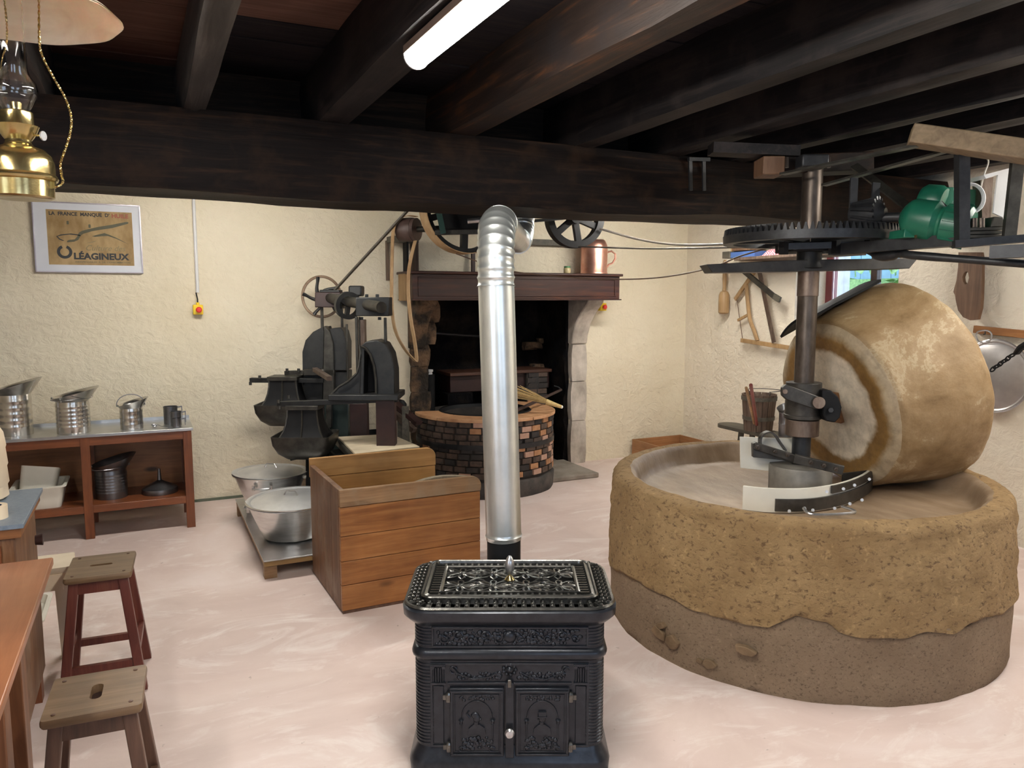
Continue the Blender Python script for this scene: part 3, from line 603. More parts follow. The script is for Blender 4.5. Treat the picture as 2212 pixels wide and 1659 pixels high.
c = V((-.68, 5.90, .228)); t = thing('dish_tub', 'white plastic tub with flared rim on the left cabinet shelf', 'tub', c)
def rrect(c, w, d, z, r=.03, n=5):
    out = []
    for sx, sy, a0 in ((1, 1, 0), (-1, 1, PI/2), (-1, -1, PI), (1, -1, 1.5*PI)):
        for i in range(n): a = a0+PI/2*i/(n-1); out.append(V(c)+V((sx*(w/2-r)+r*math.cos(a), sy*(d/2-r)+r*math.sin(a), z)))
    return out
def tub(c, w, d, h, flare, m, parent, t_=.004, name='tub_body'):
    rs = [rrect(c, w, d, 0), rrect(c, w+flare, d+flare, h-.01), rrect(c, w+flare+.03, d+flare+.03, h-.008), rrect(c, w+flare+.03, d+flare+.03, h), rrect(c, w+flare-.01, d+flare-.01, h), rrect(c, w-.01, d-.01, .005)]
    B().rings(rs).build(name, m, parent, sharp=50)
tub(c, .24, .26, .15, .05, WPLAS, t)
t = thing('tipped_container', 'greyish white plastic container tipped inside the shelf tub', 'container', c+V((-.03, .02, .04)))
R_ = Matrix.Rotation(.16, 4, 'Y') @ Matrix.Rotation(-.25, 4, 'X'); b = B(); rs = [rrect((0, 0, 0), .20, .17, 0), rrect((0, 0, 0), .22, .19, .21), rrect((0, 0, 0), .21, .18, .21), rrect((0, 0, 0), .19, .16, .01)]
b.rings([[WM[t.name] @ (R_ @ p) for p in r] for r in rs]).build('container_body', WPLAS, t, sharp=50)

# ================================================================ LEFT: DRAWER CHEST, PLASTIC CAN, TABLE, STOOLS
dc = thing('drawer_cabinet', 'small wooden cabinet with blue grey top at the left edge', 'cabinet', (-.75, 3.25, 0))
B().bx((-1.15, 2.97, .835), (-.40, 3.52, .85)).build('laminate_top', BLUEG, dc, bevel=.001)
B().bx((-1.14, 2.98, .80), (-.41, 3.51, .835)).build('top_frame', CABB, dc, bevel=.003)
B().bx((-1.13, 2.99, .12), (-.43, 3.50, .80)).build('carcass', PINED, dc, bevel=.003)
B().bx((-1.05, 2.975, .60), (-.47, 2.99, .78)).build('drawer', CAB, dc, bevel=.003)
B().ball((-.60, 2.965, .69), .014, 10).build('drawer_knob', STEEL, dc)
for x, y in ((-.47, 3.03), (-.47, 3.46), (-1.08, 3.03), (-1.08, 3.46)): B().bx((x-.03, y-.03, 0), (x+.03, y+.03, .12)).build('leg', CABZ, dc)
B().cyl((-.41, 3.30, .70), (-.385, 3.30, .70), .018, .022).build('side_knob', MAROON, dc)
c = V((-.612, 3.40, .85)); t = thing('jerry_can', 'large cream plastic can standing on the blue grey top', 'can', c)
B().lathe([(.10, 0), (.115, .01), (.112, .05), (.118, .06), (.114, .12), (.118, .13), (.113, .19), (.116, .20), (.110, .25), (.092, .285), (.06, .305), (.035, .315), (.035, .34)], c, n=40, fn=lambda t_, r, z, j: (r*(1+.01*math.sin(7*t_)), z)).build('can_body', CPLAS, t)
B().lathe([(.04, .335), (.04, .36), (0, .362)], c, n=24).build('cap', WPLAS, t)
c = V((-.50, 3.09, .85)); t = thing('tape_roll', 'roll of yellowed clear tape on the blue grey top', 'tape', c)
B().lathe([(.026, 0), (.042, 0), (.042, .045), (.026, .045), (.026, 0)], c, n=32, cap=False).build('tape', CPLAS, t)
B().lathe([(.024, .001), (.0265, .001), (.0265, .044), (.024, .044), (.024, .001)], c, n=32, cap=False).build('core', M('dark blue core', (.03, .04, .09)), t)
t = thing('step_bin', 'cream white plastic step stool on the floor behind the cabinet corner', 'stool', (-.50, 3.95, 0))
tops = rrect((-.47, 3.80, 0), .26, .20, .46, .02)
B().rings([rrect((-.47, 3.80, 0), .25, .19, .43, .02), rrect((-.47, 3.80, 0), .27, .21, .445, .02), rrect((-.47, 3.80, 0), .27, .21, .46, .02)]).build('seat', M('cream board', (.66, .56, .42), (.72, .62, .48), .6), t, sharp=50)
for sx in (-1, 1):
    for sy in (-1, 1): B().bar((-.47+sx*.09, 3.80+sy*.07, .435), (-.47+sx*.105, 3.80+sy*.085, 0), .05, .035, V((0, 1, 0))).build('leg', CPLAS, t)
B().bx((-.57, 3.70, .36), (-.37, 3.715, .43)).build('apron', CPLAS, t)
t = thing('floor_tray', 'shallow white plastic tray on the floor under the table edge', 'tray', (-.66, 4.42, 0)); tub(V((-.65, 4.42, 0)), .22, .36, .045, .03, WPLAS, t, name='tray_body')
tb = thing('work_table', 'polished brown wooden table at the lower left edge', 'table', (-.75, 2.0, 0))
B().bx((-1.3, .75, .755), (-.300, 2.78, .78)).build('table_top', TABLE, tb, bevel=.004)
B().bx((-1.2, .85, .66), (-.40, 2.68, .755)).build('apron', TABLEZ, tb)
for x, y in ((-.42, 2.60), (-.42, 2.30), (-.42, 1.90), (-1.15, 2.60), (-1.15, .95), (-.42, .95)): B().bx((x-.045, y-.045, 0), (x+.045, y+.045, .70)).build('leg', TABLEZ, tb, bevel=.004)
def stool(c, rz, w, d, h, lm, label, slot, sp=.055):
    t = thing('wooden_stool', label, 'stool', c, rz); x, y = w/2, d/2
    # seat with a hand slot: four strips round the slot, one mesh
    sw, sd = slot; b = B(); z0, z1 = h-.024, h
    out = rrect((0, 0, 0), w, d, 0, .012, 4); N = len(out); n4 = N//4
    inn = []
    for sx, sy, a0 in ((1, 1, 0), (-1, 1, PI/2), (-1, -1, PI), (1, -1, 1.5*PI)):
        r = min(sw, sd)/2*.98
        for i in range(4): a = a0+PI/2*i/3; inn.append(V((sx*(sw/2-r)+r*math.cos(a), sy*(sd/2-r)+r*math.sin(a), 0)))
    ins = .010
    ring = lambda P_, z, k=1.0: [V((p.x*k, p.y*k, z)) for p in P_]
    b.rings([ring(inn, z0), ring(out, z0, .97), ring(out, z0+.008), ring(out, z1-.008), ring(out, z1, .985), ring(inn, z1)], close=True, cap=False, smooth=True)
    b.build('seat', SEAT, t, world=False, sharp=30)
    lw = .036
    for sx in (-1, 1):
        for sy in (-1, 1):
            B().bar((sx*(x-.035), sy*(y-.035), h-.024), (sx*(x-.035+sp), sy*(y-.035+sp*.75), 0), lw, lw*.9, V((0, 1, 0))).build('leg', lm, t, world=False, bevel=.003)
            b = B().lathe([(.006, h-.001), (.006, h+.002), (0, h+.003)], (sx*(x-.03), sy*(y-.03), 0), n=8); b.build('peg', BLEG, t, world=False)
    f0 = lambda z: sp*(h-.024-z)/(h-.024)
    for sy in (-1, 1): B().bx((-(x-.04), sy*(y-.035)-.011, h-.075), ((x-.04), sy*(y-.035)+.011, h-.024)).build('apron', lm, t, world=False)
    for sx in (-1, 1): B().bx((sx*(x-.035)-.011, -(y-.04), h-.075), (sx*(x-.035)+.011, (y-.04), h-.024)).build('apron', lm, t, world=False)
    z = .12; e = f0(z)
    for sy in (-1, 1): B().bar((-(x-.035+e), sy*(y-.035+e*.75), z), ((x-.035+e), sy*(y-.035+e*.75), z), .02, .03).build('stretcher', lm, t, world=False)
    for sx in (-1, 1): B().bar((sx*(x-.035+e), -(y-.035+e*.75), z+.05), (sx*(x-.035+e), (y-.035+e*.75), z+.05), .02, .03).build('stretcher', lm, t, world=False)
    return t
stool((-.212, 3.535, 0), math.radians(-3), .245, .29, .50, RLEG, 'wooden stool with dark red legs, farther from the viewer', (.085, .022))
stool((-.172, 2.365, 0), math.radians(-3), .245, .255, .50, BLEG, 'brown wooden stool with worn seat, nearer to the viewer', (.030, .09))

# ================================================================ PALLET AND POTS, WOODEN BIN
pt = thing('steel_platform', 'low wooden platform with a steel sheet top under the two pots', 'platform', (.9, 5.2, 0))
B().bx((.545, 4.44, .107), (1.20, 5.95, .115)).build('steel_sheet', STEELT, pt, bevel=.001)
B().bx((.55, 4.45, .075), (1.19, 5.94, .107)).build('frame', wood('ochre frame wood', (.26, .15, .05), (.34, .20, .07), (.40, .26, .10), 0, .5), pt, bevel=.002)
for x, y in ((.585, 4.49), (1.14, 4.49), (.585, 5.9), (1.14, 5.9)): B().bx((x-.035, y-.03, 0), (x+.035, y+.03, .075)).build('foot', PINEW, pt)
def pot(c, rb, rt, h, label, lid_tilt, hand):
    c = V(c); t = thing('aluminium_pot', label, 'pot', c)
    B().lathe([(0, 0), (rb-.02, 0), (rb, .012), (rt, h), (rt+.014, h+.002), (rt+.014, h+.007), (rt-.004, h+.005), (rb-.004, .015), (0, .005)], c, n=56).build('pot_body', ALU, t)
    for a in hand:
        d = V((math.cos(a), math.sin(a), 0)); s_ = V((-d.y, d.x, 0)); p = c+d*(rt*.985)+V((0, 0, h-.05))
        B().tube([p-s_*.06, p-s_*.055+d*.035, p-s_*.03+d*.05, p+s_*.03+d*.05, p+s_*.055+d*.035, p+s_*.06], .006, 8).build('handle', STEEL, t)
        for q in (-1, 1): B().box(p+s_*.06*q-V((0, 0, .006)), (.02, .02, .035), a).build('rivet_plate', ALU, t)
    l = thing('pot_lid', label.replace('pot', 'pot lid', 1).replace('aluminium pot lid', 'domed aluminium lid on the pot'), 'lid', c+V((0, 0, h+.008)))
    R_ = Matrix.Rotation(lid_tilt[0], 4, 'X') @ Matrix.Rotation(lid_tilt[1], 4, 'Y'); k = (rt+.01); b = B()
    b.lathe([(k, -.002), (k+.004, .004), (k-.02, .006), (k-.03, .001), (k*.6, .018), (k*.3, .027), (0, .03), (0, .027), (k*.6, .014), (k-.03, -.003)], n=56, cap=False)
    b.v = [WM[l.name] @ (R_ @ p) for p in b.v]; b.build('lid_disc', ALUL, l)
    b = B().tube([(-.045, 0, .028), (-.028, 0, .055), (.028, 0, .055), (.045, 0, .028)], .005, 6); rot = Matrix.Rotation(.9 if rt > .262 else -.6, 4, 'Z')
    b.v = [WM[l.name] @ (R_ @ (rot @ p)) for p in b.v]; b.build('lid_handle', STEEL, l)
pot((.765, 5.66, .115), .165, .25, .24, 'shallow aluminium pot with wire handles, farther along the platform', (.0, .02), (-PI*.62, PI*.4))
pot((.775, 4.86, .115), .175, .262, .225, 'large deep aluminium pot, nearer one on the platform', (.04, -.03), (-PI*.28, PI*.8))
rzc = math.radians(1.5); bn = thing('wooden_bin', 'large open orange pine bin with rounded side tops', 'bin', (.838, 3.775, 0), rzc)
WB, DB, HB, T = .775, .70, .625, .028
def side(y0, nm_front):
    zs = [.0, .075, .19, .33, .47]; 
    zs = [.015, .15, .275, .405, .555]
    for i in range(4): B().bx((0 if nm_front else T, y0, zs[i]+.0015), (WB-.004, y0+T, zs[i+1]-.0015)).build('plank', PINE, bn, world=False, bevel=.002)
    n = 8; R_ = .055; top = [(0, .5565), (WB, .5565)] + [(WB+.004-R_+R_*math.cos(a), .66-R_+R_*math.sin(a)-.02) for a in [PI/2*i/n for i in range(n+1)]] + [(0, .645)]
    B().prism([(x, y0, z) for x, z in top], (0, T, 0)).build('top_plank', PINEW if nm_front else PINEI, bn, world=False, bevel=.003)
side(0, True)
# far side with pale inner boards
for z0, z1 in ((.0, .19), (.193, .375), (.378, .565)): B().bx((T, DB-T, z0+.015), (WB-.004, DB, z1)).build('plank', PINEI, bn, world=False, bevel=.002)
n = 8; R_ = .055
B().prism([(x, DB-T, z) for x, z in [(0, .568), (WB, .568)] + [(WB-R_+R_*math.cos(a), .68-R_+R_*math.sin(a)) for a in [PI/2*i/n for i in range(n+1)]] + [(0, .68)]], (0, T, 0)).build('top_plank', PINEI, bn, world=False, bevel=.003)
for k in range(4): B().bx((-.001, T+k*(DB-2*T)/4+.001, .012), (T, T+(k+1)*(DB-2*T)/4-.001, .643)).build('end_plank', PINED, bn, world=False, bevel=.002)
B().bx((WB-T, T, .015), (WB, DB-T, .50)).build('end_plank', PINEI, bn, world=False, bevel=.003)
B().bx((T, T, .03), (WB-T, DB-T, .05)).build('bottom', PINEI, bn, world=False)
B().bx((.004, .004, 0), (WB-.01, DB-.004, .015)).build('skid', BLEG, bn, world=False)
sk = thing('folded_sack', 'folded grey sackcloth hanging over the right end inside the bin', 'sack', (1.4, 4.05, .4))
b = B(); pts = []
for i in range(9):
    u = i/8; pts.append([V((1.17+.42*u, 3.83+.06*math.sin(u*3)+dy, .60+.035*math.sin(u*2.4)-dz)) for dy, dz in ((0, 0), (.035, 0), (.04, .01), (.02, .12), (0, .12))])
b.rings(pts).build('sack_cloth', M('grey sackcloth', (.20, .16, .11), (.28, .23, .16), .9, 0, 120, bmp=.3), sk)

# ================================================================ CAST IRON STOVE (local frame: x right, y away)
sv = thing('cast_iron_stove', 'ornate black cast iron stove in the centre foreground', 'stove', loc(-.008, 2.62, 0), -YAW)
F0, F1, HW = -.20, .20, .313
b = B(); 
def rr2(w, d, z, r, n=5, cy=0): return [p+V((0, cy, 0)) for p in rrect((0, 0, 0), w, d, z, r, n)]
b.rings([rr2(2*HW, F1-F0, .045, .05), rr2(2*HW, F1-F0, .55, .05)]); b.build('stove_body', STOVE, sv, world=False)
b = B(); b.rings([rr2(2*HW+.045, .445, .03, .06), rr2(2*HW+.05, .45, .06, .06), rr2(2*HW+.04, .44, .075, .06), rr2(2*HW+.01, .41, .10, .05), rr2(2*HW, .40, .115, .05)]); b.build('base_moulding', STOVE, sv, world=False, sharp=50)
b = B(); b.rings([rr2(2*HW, .40, .415, .05), rr2(2*HW+.02, .42, .425, .055), rr2(2*HW+.026, .426, .437, .055), rr2(2*HW+.018, .418, .450, .055), rr2(2*HW, .40, .458, .05)]); b.build('belt_moulding', STOVE, sv, world=False, sharp=50)
b = B(); b.rings([rr2(2*HW-.01, .39, .53, .05), rr2(2*HW+.03, .42, .542, .06), rr2(2*HW+.068, .45, .556, .08), rr2(2*HW+.082, .462, .566, .085), rr2(2*HW+.085, .465, .590, .085), rr2(2*HW+.06, .44, .60, .08), rr2(2*HW-.02, .37, .58, .05)], cap=False); b.build('top_rim', STOVE, sv, world=False, sharp=50)
for sx in (-1, 1):
    for sy in (-1, 1):
        B().rings([rrect((sx*.27, sy*.165, 0), .075, .06, 0, .02), rrect((sx*.28, sy*.17, 0), .05, .045, .02, .015), rrect((sx*.27, sy*.165, 0), .07, .06, .04, .02)]).build('leg', STOVE, sv, world=False)
tub_ = B().box((.33, -.19, .01), (.06, .04, .02)).build('foot_toe', STOVE, sv, world=False, bevel=.004)
# gallery: slotted rim between outer bead and lid
OW, OD, IW, ID_, GZ = .345, .222, .285, .175, .603
bead = lambda w, d, z, r, rad, nm, m: B().tube(rr2(2*w, 2*d, z, r, 7), rad, 6, close=True).build(nm, m, sv, world=False)
bead(OW, OD, .600, .085, .007, 'outer_bead', STOVET); bead(IW+.006, ID_+.003, .622, .035, .005, 'inner_bead', STOVET)
B().rings([rr2(2*OW-.01, 2*OD-.01, .578, .08), rr2(2*IW-.02, 2*ID_-.02, .578, .03)], cap=False).build('gallery_floor', BLACK, sv, world=False)
bal = None
def perim(w, d, r, step):
    P_ = rr2(2*w, 2*d, 0, r, 9); L = []; N = len(P_); out = []
    tot = sum((P_[(i+1) % N]-P_[i]).length for i in range(N)); n = int(tot/step); acc = 0; i = 0; tgt = 0
    for k in range(n):
        tgt = tot*k/n
        while acc+(P_[(i+1) % N]-P_[i]).length < tgt: acc += (P_[(i+1) % N]-P_[i]).length; i += 1
        e = P_[(i+1) % N]-P_[i]; out.append((P_[i]+e.normalized()*(tgt-acc), math.atan2(e.y, e.x)))
    return out
for p, a in perim(OW-.024, OD-.022, .06, .0305):
    mw = Matrix.Translation(p+V((0, 0, .600))) @ Matrix.Rotation(a, 4, 'Z')
    if bal is None:
        b = B(); b.box((0, -.002, 0), (.017, .040, .012)); b.ball((0, -.013, .007), .0065, 6); b.ball((0, .0, .010), .0065, 6); b.ball((0, .014, .010), .006, 6)
        bal = b.build('baluster', STOVET, sv, world=False); bal.matrix_local = mw
    else: inst(bal, sv, mw)
# lid: frame, inner slotted border, pierced interlaced panel
lid = B(); lid.rings([rr2(2*IW, 2*ID_, .598, .03), rr2(2*IW, 2*ID_, .622, .03), rr2(2*IW-.024, 2*ID_-.02, .627, .022), rr2(2*IW-.030, 2*ID_-.026, .618, .02), rr2(2*IW-.030, 2*ID_-.026, .598, .02)], close=True, cap=False); lid = lid.build('lid_frame', STOVET, sv, world=False, sharp=45)
b = B(); b.rings([rr2(.474, .256, .600, .006, 3), rr2(.474, .256, .622, .006, 3), rr2(.462, .246, .624, .004, 3), rr2(.452, .236, .620, .003, 3), rr2(.452, .236, .600, .003, 3)], close=True, cap=False); b.build('pattern_border', STOVET, sv, world=False, sharp=45)
B().box((0, 0, .596), (.55, .33, .004)).build('lid_underplate', BLACK, sv, world=False)
rb = B().box((0, 0, 0), (.0075, .030, .010)).build('lid_rib', STOVET, sv, world=False); first = True
spots = [(-.235+.024*i, s_*.142, 0) for i in range(20) for s_ in (-1, 1)] + [(s_*.253, -.12+.022*i, PI/2) for i in range(12) for s_ in (-1, 1)]
for x, y, a in spots:
    mw = Matrix.Translation((x, y, .614)) @ Matrix.Rotation(a, 4, 'Z')
    if first: rb.matrix_local = mw; first = False
    else: inst(rb, sv, mw)
# eight petalled rosettes linked by leaf bands
ros = B()
for k in range(8):
    a = PI/4*k+PI/8*0; d = V((math.cos(a)*1.15, math.sin(a)*.95, 0)); n_ = V((-math.sin(a), math.cos(a), 0)); L_ = .058 if k % 2 == 0 else .062
    for q in (-1, 1): ros.tube([d*.006, d*L_*.35+n_*.0085*q, d*L_*.7+n_*.010*q, d*L_], [.0028, .0042, .004, .002], 5)
ros.lathe([(.011, -.002), (.011, .004), (.006, .007), (0, .008)], n=10)
ros0 = ros.build('rosette', STOVET, sv, world=False); first = True
for x in (-.170, -.057, .057, .170):
    for y in (-.060, .060):
        mw = Matrix.Translation((x, y, .616))
        if first: ros0.matrix_local = mw; first = False
        else: inst(ros0, sv, mw)
ban = B().tube([(-.036, -.03, 0), (-.02, -.012, .003), (0, 0, .005), (.02, .012, .003), (.036, .03, 0)], [.003, .005, .006, .005, .003], 5).tube([(-.036, .03, 0), (-.02, .012, .003), (0, 0, .002), (.02, -.012, .003), (.036, -.03, 0)], [.003, .005, .006, .005, .003], 5)
ban0 = ban.build('leaf_band', STOVET, sv, world=False); first = True
for x in (-.113, 0, .113):
    for y in (-.075, 0, .075):
        mw = Matrix.Translation((x, y, .614)) @ Matrix.Scale(1.0 if y == 0 else .8, 4)
        if first: ban0.matrix_local = mw; first = False
        else: inst(ban0, sv, mw)
cur = B()
for i in range(24):
    pass
ringo = B().tube([(math.cos(t)*.013, math.sin(t)*.012, 0) for t in [2*PI*i/10 for i in range(10)]], .003, 5, close=True).build('ring_link', STOVET, sv, world=False); first = True
for x in (-.215, -.113, 0, .113, .215):
    for y in (-.1, -.035, .035, .1):
        mw = Matrix.Translation((x, y, .615))
        if first: ringo.matrix_local = mw; first = False
        else: inst(ringo, sv, mw)
B().lathe([(.016, .618), (.018, .622), (.012, .63), (.006, .636), (.005, .642)], (0, -.01, 0), n=20).build('knob_foot', BRASS, sv, world=False)
B().lathe([(.006, .640), (.010, .648), (.0145, .655), (.0165, .668), (.0155, .685), (.010, .700), (.005, .706), (0, .707)], (0, -.01, 0), n=24).build('lid_knob', STEEL, sv, world=False)
# front ornament
FY = F0
def relief(pts, r, name, m=STOVE, n=5): B().tube([(x, FY-.001+dy, z) for x, z, dy in pts], r, n).build(name, m, sv, world=False)
b = B(); random.seed(3)
def scatter(b, cx, cz, w, h, n, r0, r1, y=FY):
    for i in range(n): b.ball((cx+random.uniform(-w, w), y-.0005, cz+random.uniform(-h, h)), random.uniform(r0, r1), 6, (1.3, .7, 1))
def frame(b, x0, x1, z0, z1, t, d, y=FY):
    for a, c in (((x0, z0), (x1, z0+t)), ((x0, z1-t), (x1, z1)), ((x0, z0+t), (x0+t, z1-t)), ((x1-t, z0+t), (x1, z1-t))): b.bx((a[0], y-d, a[1]), (c[0], y+.002, c[1]))
b = B(); frame(b, -.255, .258, .462, .532, .006, .006); b.build('frieze_frame', STOVE, sv, world=False, bevel=.001)
fz = B(); scatter(fz, 0, .497, .24, .026, 210, .004, .008)
for s_ in (-1, 1):
    for k in range(5):
        cx = s_*(.035+k*.045); zc = .497+(.004 if k % 2 else -.004)
        fz.tube([(cx+math.cos(t)*.018*(1-t/9), FY-.004, zc+math.sin(t)*.018*(1-t/9)*(1 if k % 2 else -1)) for t in [i*.6 for i in range(11)]], .0026, 5)
fz.lathe([(.022, 0), (.018, .006), (.01, .010), (0, .011)], (0, FY, .498), (0, -1, 0), 14)
fz.build('frieze_scrollwork', STOVE, sv, world=False, sharp=60)
b = B(); frame(b, -.262, .262, .115, .408, .008, .005); b.bx((-.205, FY-.006, .335), (.205, FY, .342)); b.build('front_panel_frame', STOVE, sv, world=False, bevel=.001)
for s_ in (-1, 1):
    x = s_*.235; b = B(); b.bx((x-.024, FY-.010, .398), (x+.024, FY, .406)); b.bx((x-.024, FY-.009, .335), (x+.024, FY, .342))
    for k in range(5): b.cyl((x-.016+k*.008, FY-.002, .343), (x-.016+k*.008, FY-.002, .392), .0032, n=6)
    for q in (-1, 1): b.cyl((x+q*.018, FY-.012, .396), (x+q*.018, FY, .396), .006, n=8)
    b.build('pilaster', STOVE, sv, world=False, sharp=60)
    B().bx((x-.017, FY-.005, .13), (x+.017, FY, .33)).build('pilaster_panel', STOVE, sv, world=False, bevel=.002)
    g = B(); scatter(g, s_*.105, .362, .075, .012, 60, .003, .007)
    g.tube([(s_*.19, FY-.003, .395), (s_*.17, FY-.004, .372), (s_*.12, FY-.004, .352), (s_*.07, FY-.004, .36), (s_*.04, FY-.004, .375)], .0022, 5)
    g.tube([(s_*.185+math.cos(t)*.012, FY-.004, .385+math.sin(t)*.012) for t in [i*.6 for i in range(9)]], .002, 5); g.build('garland', STOVE, sv, world=False, sharp=60)
g = B(); g.lathe([(.012, 0), (.010, .008), (0, .012)], (0, FY, .385), (0, -1, 0), 12)
for k in range(9): a = PI*2*k/9; g.ball((math.cos(a)*.020, FY-.003, .385+math.sin(a)*.017), .0065, 6, (1, .7, 1))
g.build('flower_boss', STOVE, sv, world=False, sharp=60)
for s_ in (-1, 1):
    dx0, dx1 = (.018, .198) if s_ > 0 else (-.198, -.018); dr = B()
    dr.bx((dx0, FY-.012, .085), (dx1, FY, .325)); dr = dr.build('stove_door', STOVE, sv, world=False, bevel=.003)
    y = FY-.012; b = B(); frame(b, dx0+.004, dx1-.004, .092, .318, .007, .006, y); frame(b, dx0+.016, dx1-.016, .104, .306, .003, .003, y); b.build('door_moulding', STOVE, dr, world=False, bevel=.001)
    cx = (dx0+dx1)/2; b = B()
    b.tube([(cx+math.cos(a)*.050, y-.001, .225+math.sin(a)*.058) for a in [PI*i/12 for i in range(13)]], .0025, 6)
    for q in (-1, 1): b.lathe([(.006, 0), (.004, .004), (.009, .012), (0, .016)], (cx+q*.052, y-.003, .205), n=8); b.cyl((cx+q*.052, y-.002, .150), (cx+q*.052, y-.002, .205), .0025, n=6)
    scatter(b, cx, .292, .055, .008, 34, .003, .006, y); scatter(b, cx, .135, .050, .020, 60, .003, .008, y)
    for q in (-1, 1): b.tube([(cx+q*.05+math.cos(t)*.010, y-.003, .115+math.sin(t)*.008) for t in [i*.6 for i in range(9)]], .002, 5)
    b.build('relief_ornament', STOVE, dr, world=False, sharp=60)
    # small bust in low relief, head with cap or hair, shoulders
    b = B(); f = -s_
    b.ball((cx, y, .222), .014, 12, (.85, .6, 1.15)); b.ball((cx+.012*f, y-.002, .219), .004, 6); b.cyl((cx-.002, y, .20), (cx-.002, y, .212), .008, n=8)
    b.prism([(cx-.030, y, .168), (cx+.030, y, .168), (cx+.026, y, .190), (cx+.008, y, .203), (cx-.010, y, .203), (cx-.027, y, .188)], (0, -.006, 0))
    if s_ > 0: b.bx((cx-.013, y-.009, .230), (cx+.013, y, .247)); b.bx((cx-.015, y-.011, .228), (cx+.015, y, .232))
    else: b.ball((cx-.006, y, .233), .012, 8, (1.2, .6, .9)); b.tube([(cx-.022, y-.002, .225), (cx-.034, y-.002, .238), (cx-.026, y-.002, .248)], .003, 5)
    b.build('bust_relief', STOVE, dr, world=False, bevel=.001, sharp=60)
    for z in (.118, .292):
        hx = dx1+.004 if s_ > 0 else dx0-.004; h_ = B().cyl((hx, FY-.012, z-.012), (hx, FY-.012, z+.012), .008, n=10); h_.ball((hx, FY-.012, z+.013), .009, 8); h_.box((hx, FY-.006, z), (.036, .008, .016)); h_.build('hinge', STOVET, sv, world=False)
lt = B().bx((-.014, FY-.018, .085), (.014, FY-.004, .345)); lt.build('centre_bar', STOVE, sv, world=False, bevel=.002)
B().bx((-.006, FY-.028, .335), (.006, FY-.018, .362)).build('latch', STOVET, sv, world=False, bevel=.002)
B().cyl((0, FY-.018, .185), (0, FY-.034, .185), .005, n=10).build('knob_stem', BRASS, sv, world=False)
B().lathe([(.006, 0), (.014, .004), (.0165, .012), (.012, .019), (0, .022)], (0, FY-.030, .185), (0, -1, 0), 20).build('door_knob', STEEL, sv, world=False)
for s_ in (-1, 1):
    b = B().cyl((s_*(HW-.05), F0+.05, .12), (s_*(HW-.05), F0+.05, .41), .0485, n=28)
    prf = [(.045, .118)]
    for k in range(25): prf += [(.0495, .121+k*.0115), (.0530, .1235+k*.0115), (.0530, .1275+k*.0115), (.0495, .130+k*.0115)]
    B().lathe(prf+[(.045, .412)], (s_*(HW-.05), F0+.05, 0), n=28).build('ribbed_corner', STOVE, sv, world=False, sharp=25)
    prf = [(.045, .462)]
    for k in range(6): prf += [(.0495, .464+k*.011), (.0530, .4665+k*.011), (.0530, .470+k*.011), (.0495, .4725+k*.011)]
    B().lathe(prf+[(.045, .532)], (s_*(HW-.05), F0+.05, 0), n=28).build('ribbed_corner', STOVE, sv, world=False, sharp=25)

# stove pipe
sp = thing('stove_pipe', 'shiny galvanised stove pipe with ribbed elbows rising behind the stove', 'pipe', loc(-.03, 2.95, .4))
PR = .0685
B().tube([loc(-.032, 2.93, .46), loc(-.032, 2.93, .672)], PR-.003, 40).build('black_collar', BLACK, sp)
B().lathe([(PR, 0), (PR+.001, .012), (PR+.004, .016), (PR+.001, .020), (PR+.0005, .03), (PR, .99)], loc(-.032, 2.93, .665), loc(-.06, 2.93, 1.66)-loc(-.032, 2.93, .665), 56, cap=False).build('pipe_section', GALV, sp, sharp=50)
def corr(ctrl, rad, n, amp, waves, name):
    pts = []; P_ = [V(p) for p in ctrl]
    for i in range(len(P_)-1):
        a = P_[max(0, i-1)]; b_ = P_[i]; c = P_[i+1]; d = P_[min(len(P_)-1, i+2)]
        for k in range(n):
            t = k/n; pts.append(.5*((2*b_)+(c-a)*t+(2*a-5*b_+4*c-d)*t*t+(3*b_-a-3*c+d)*t**3))
    pts.append(P_[-1]); L = [0]
    for i in range(1, len(pts)): L.append(L[-1]+(pts[i]-pts[i-1]).length)
    r = [rad+amp*(abs(math.sin(PI*waves*l/L[-1]))**.6*-1+1)*1.0 if amp else rad for l in L]
    B().tube(pts, r, 40).build(name, GALV, sp, sharp=80)
corr([loc(-.060, 2.93, 1.645), loc(-.061, 2.935, 1.74), loc(-.060, 2.965, 1.815), loc(-.058, 3.03, 1.872), loc(-.05, 3.12, 1.895)], PR-.001, 22, .006, 11, 'ribbed_elbow')
corr([loc(-.05, 3.11, 1.895), loc(-.01, 3.7, 1.905), loc(.035, 4.38, 1.92)], PR-.002, 4, 0, 1, 'pipe_section')
corr([loc(.034, 4.37, 1.92), loc(.048, 4.50, 1.94), loc(.060, 4.60, 2.0), loc(.064, 4.63, 2.10)], PR-.001, 22, .006, 9, 'ribbed_elbow')
corr([loc(.064, 4.63, 2.09), loc(.064, 4.63, 2.64)], PR-.002, 4, 0, 1, 'pipe_section')

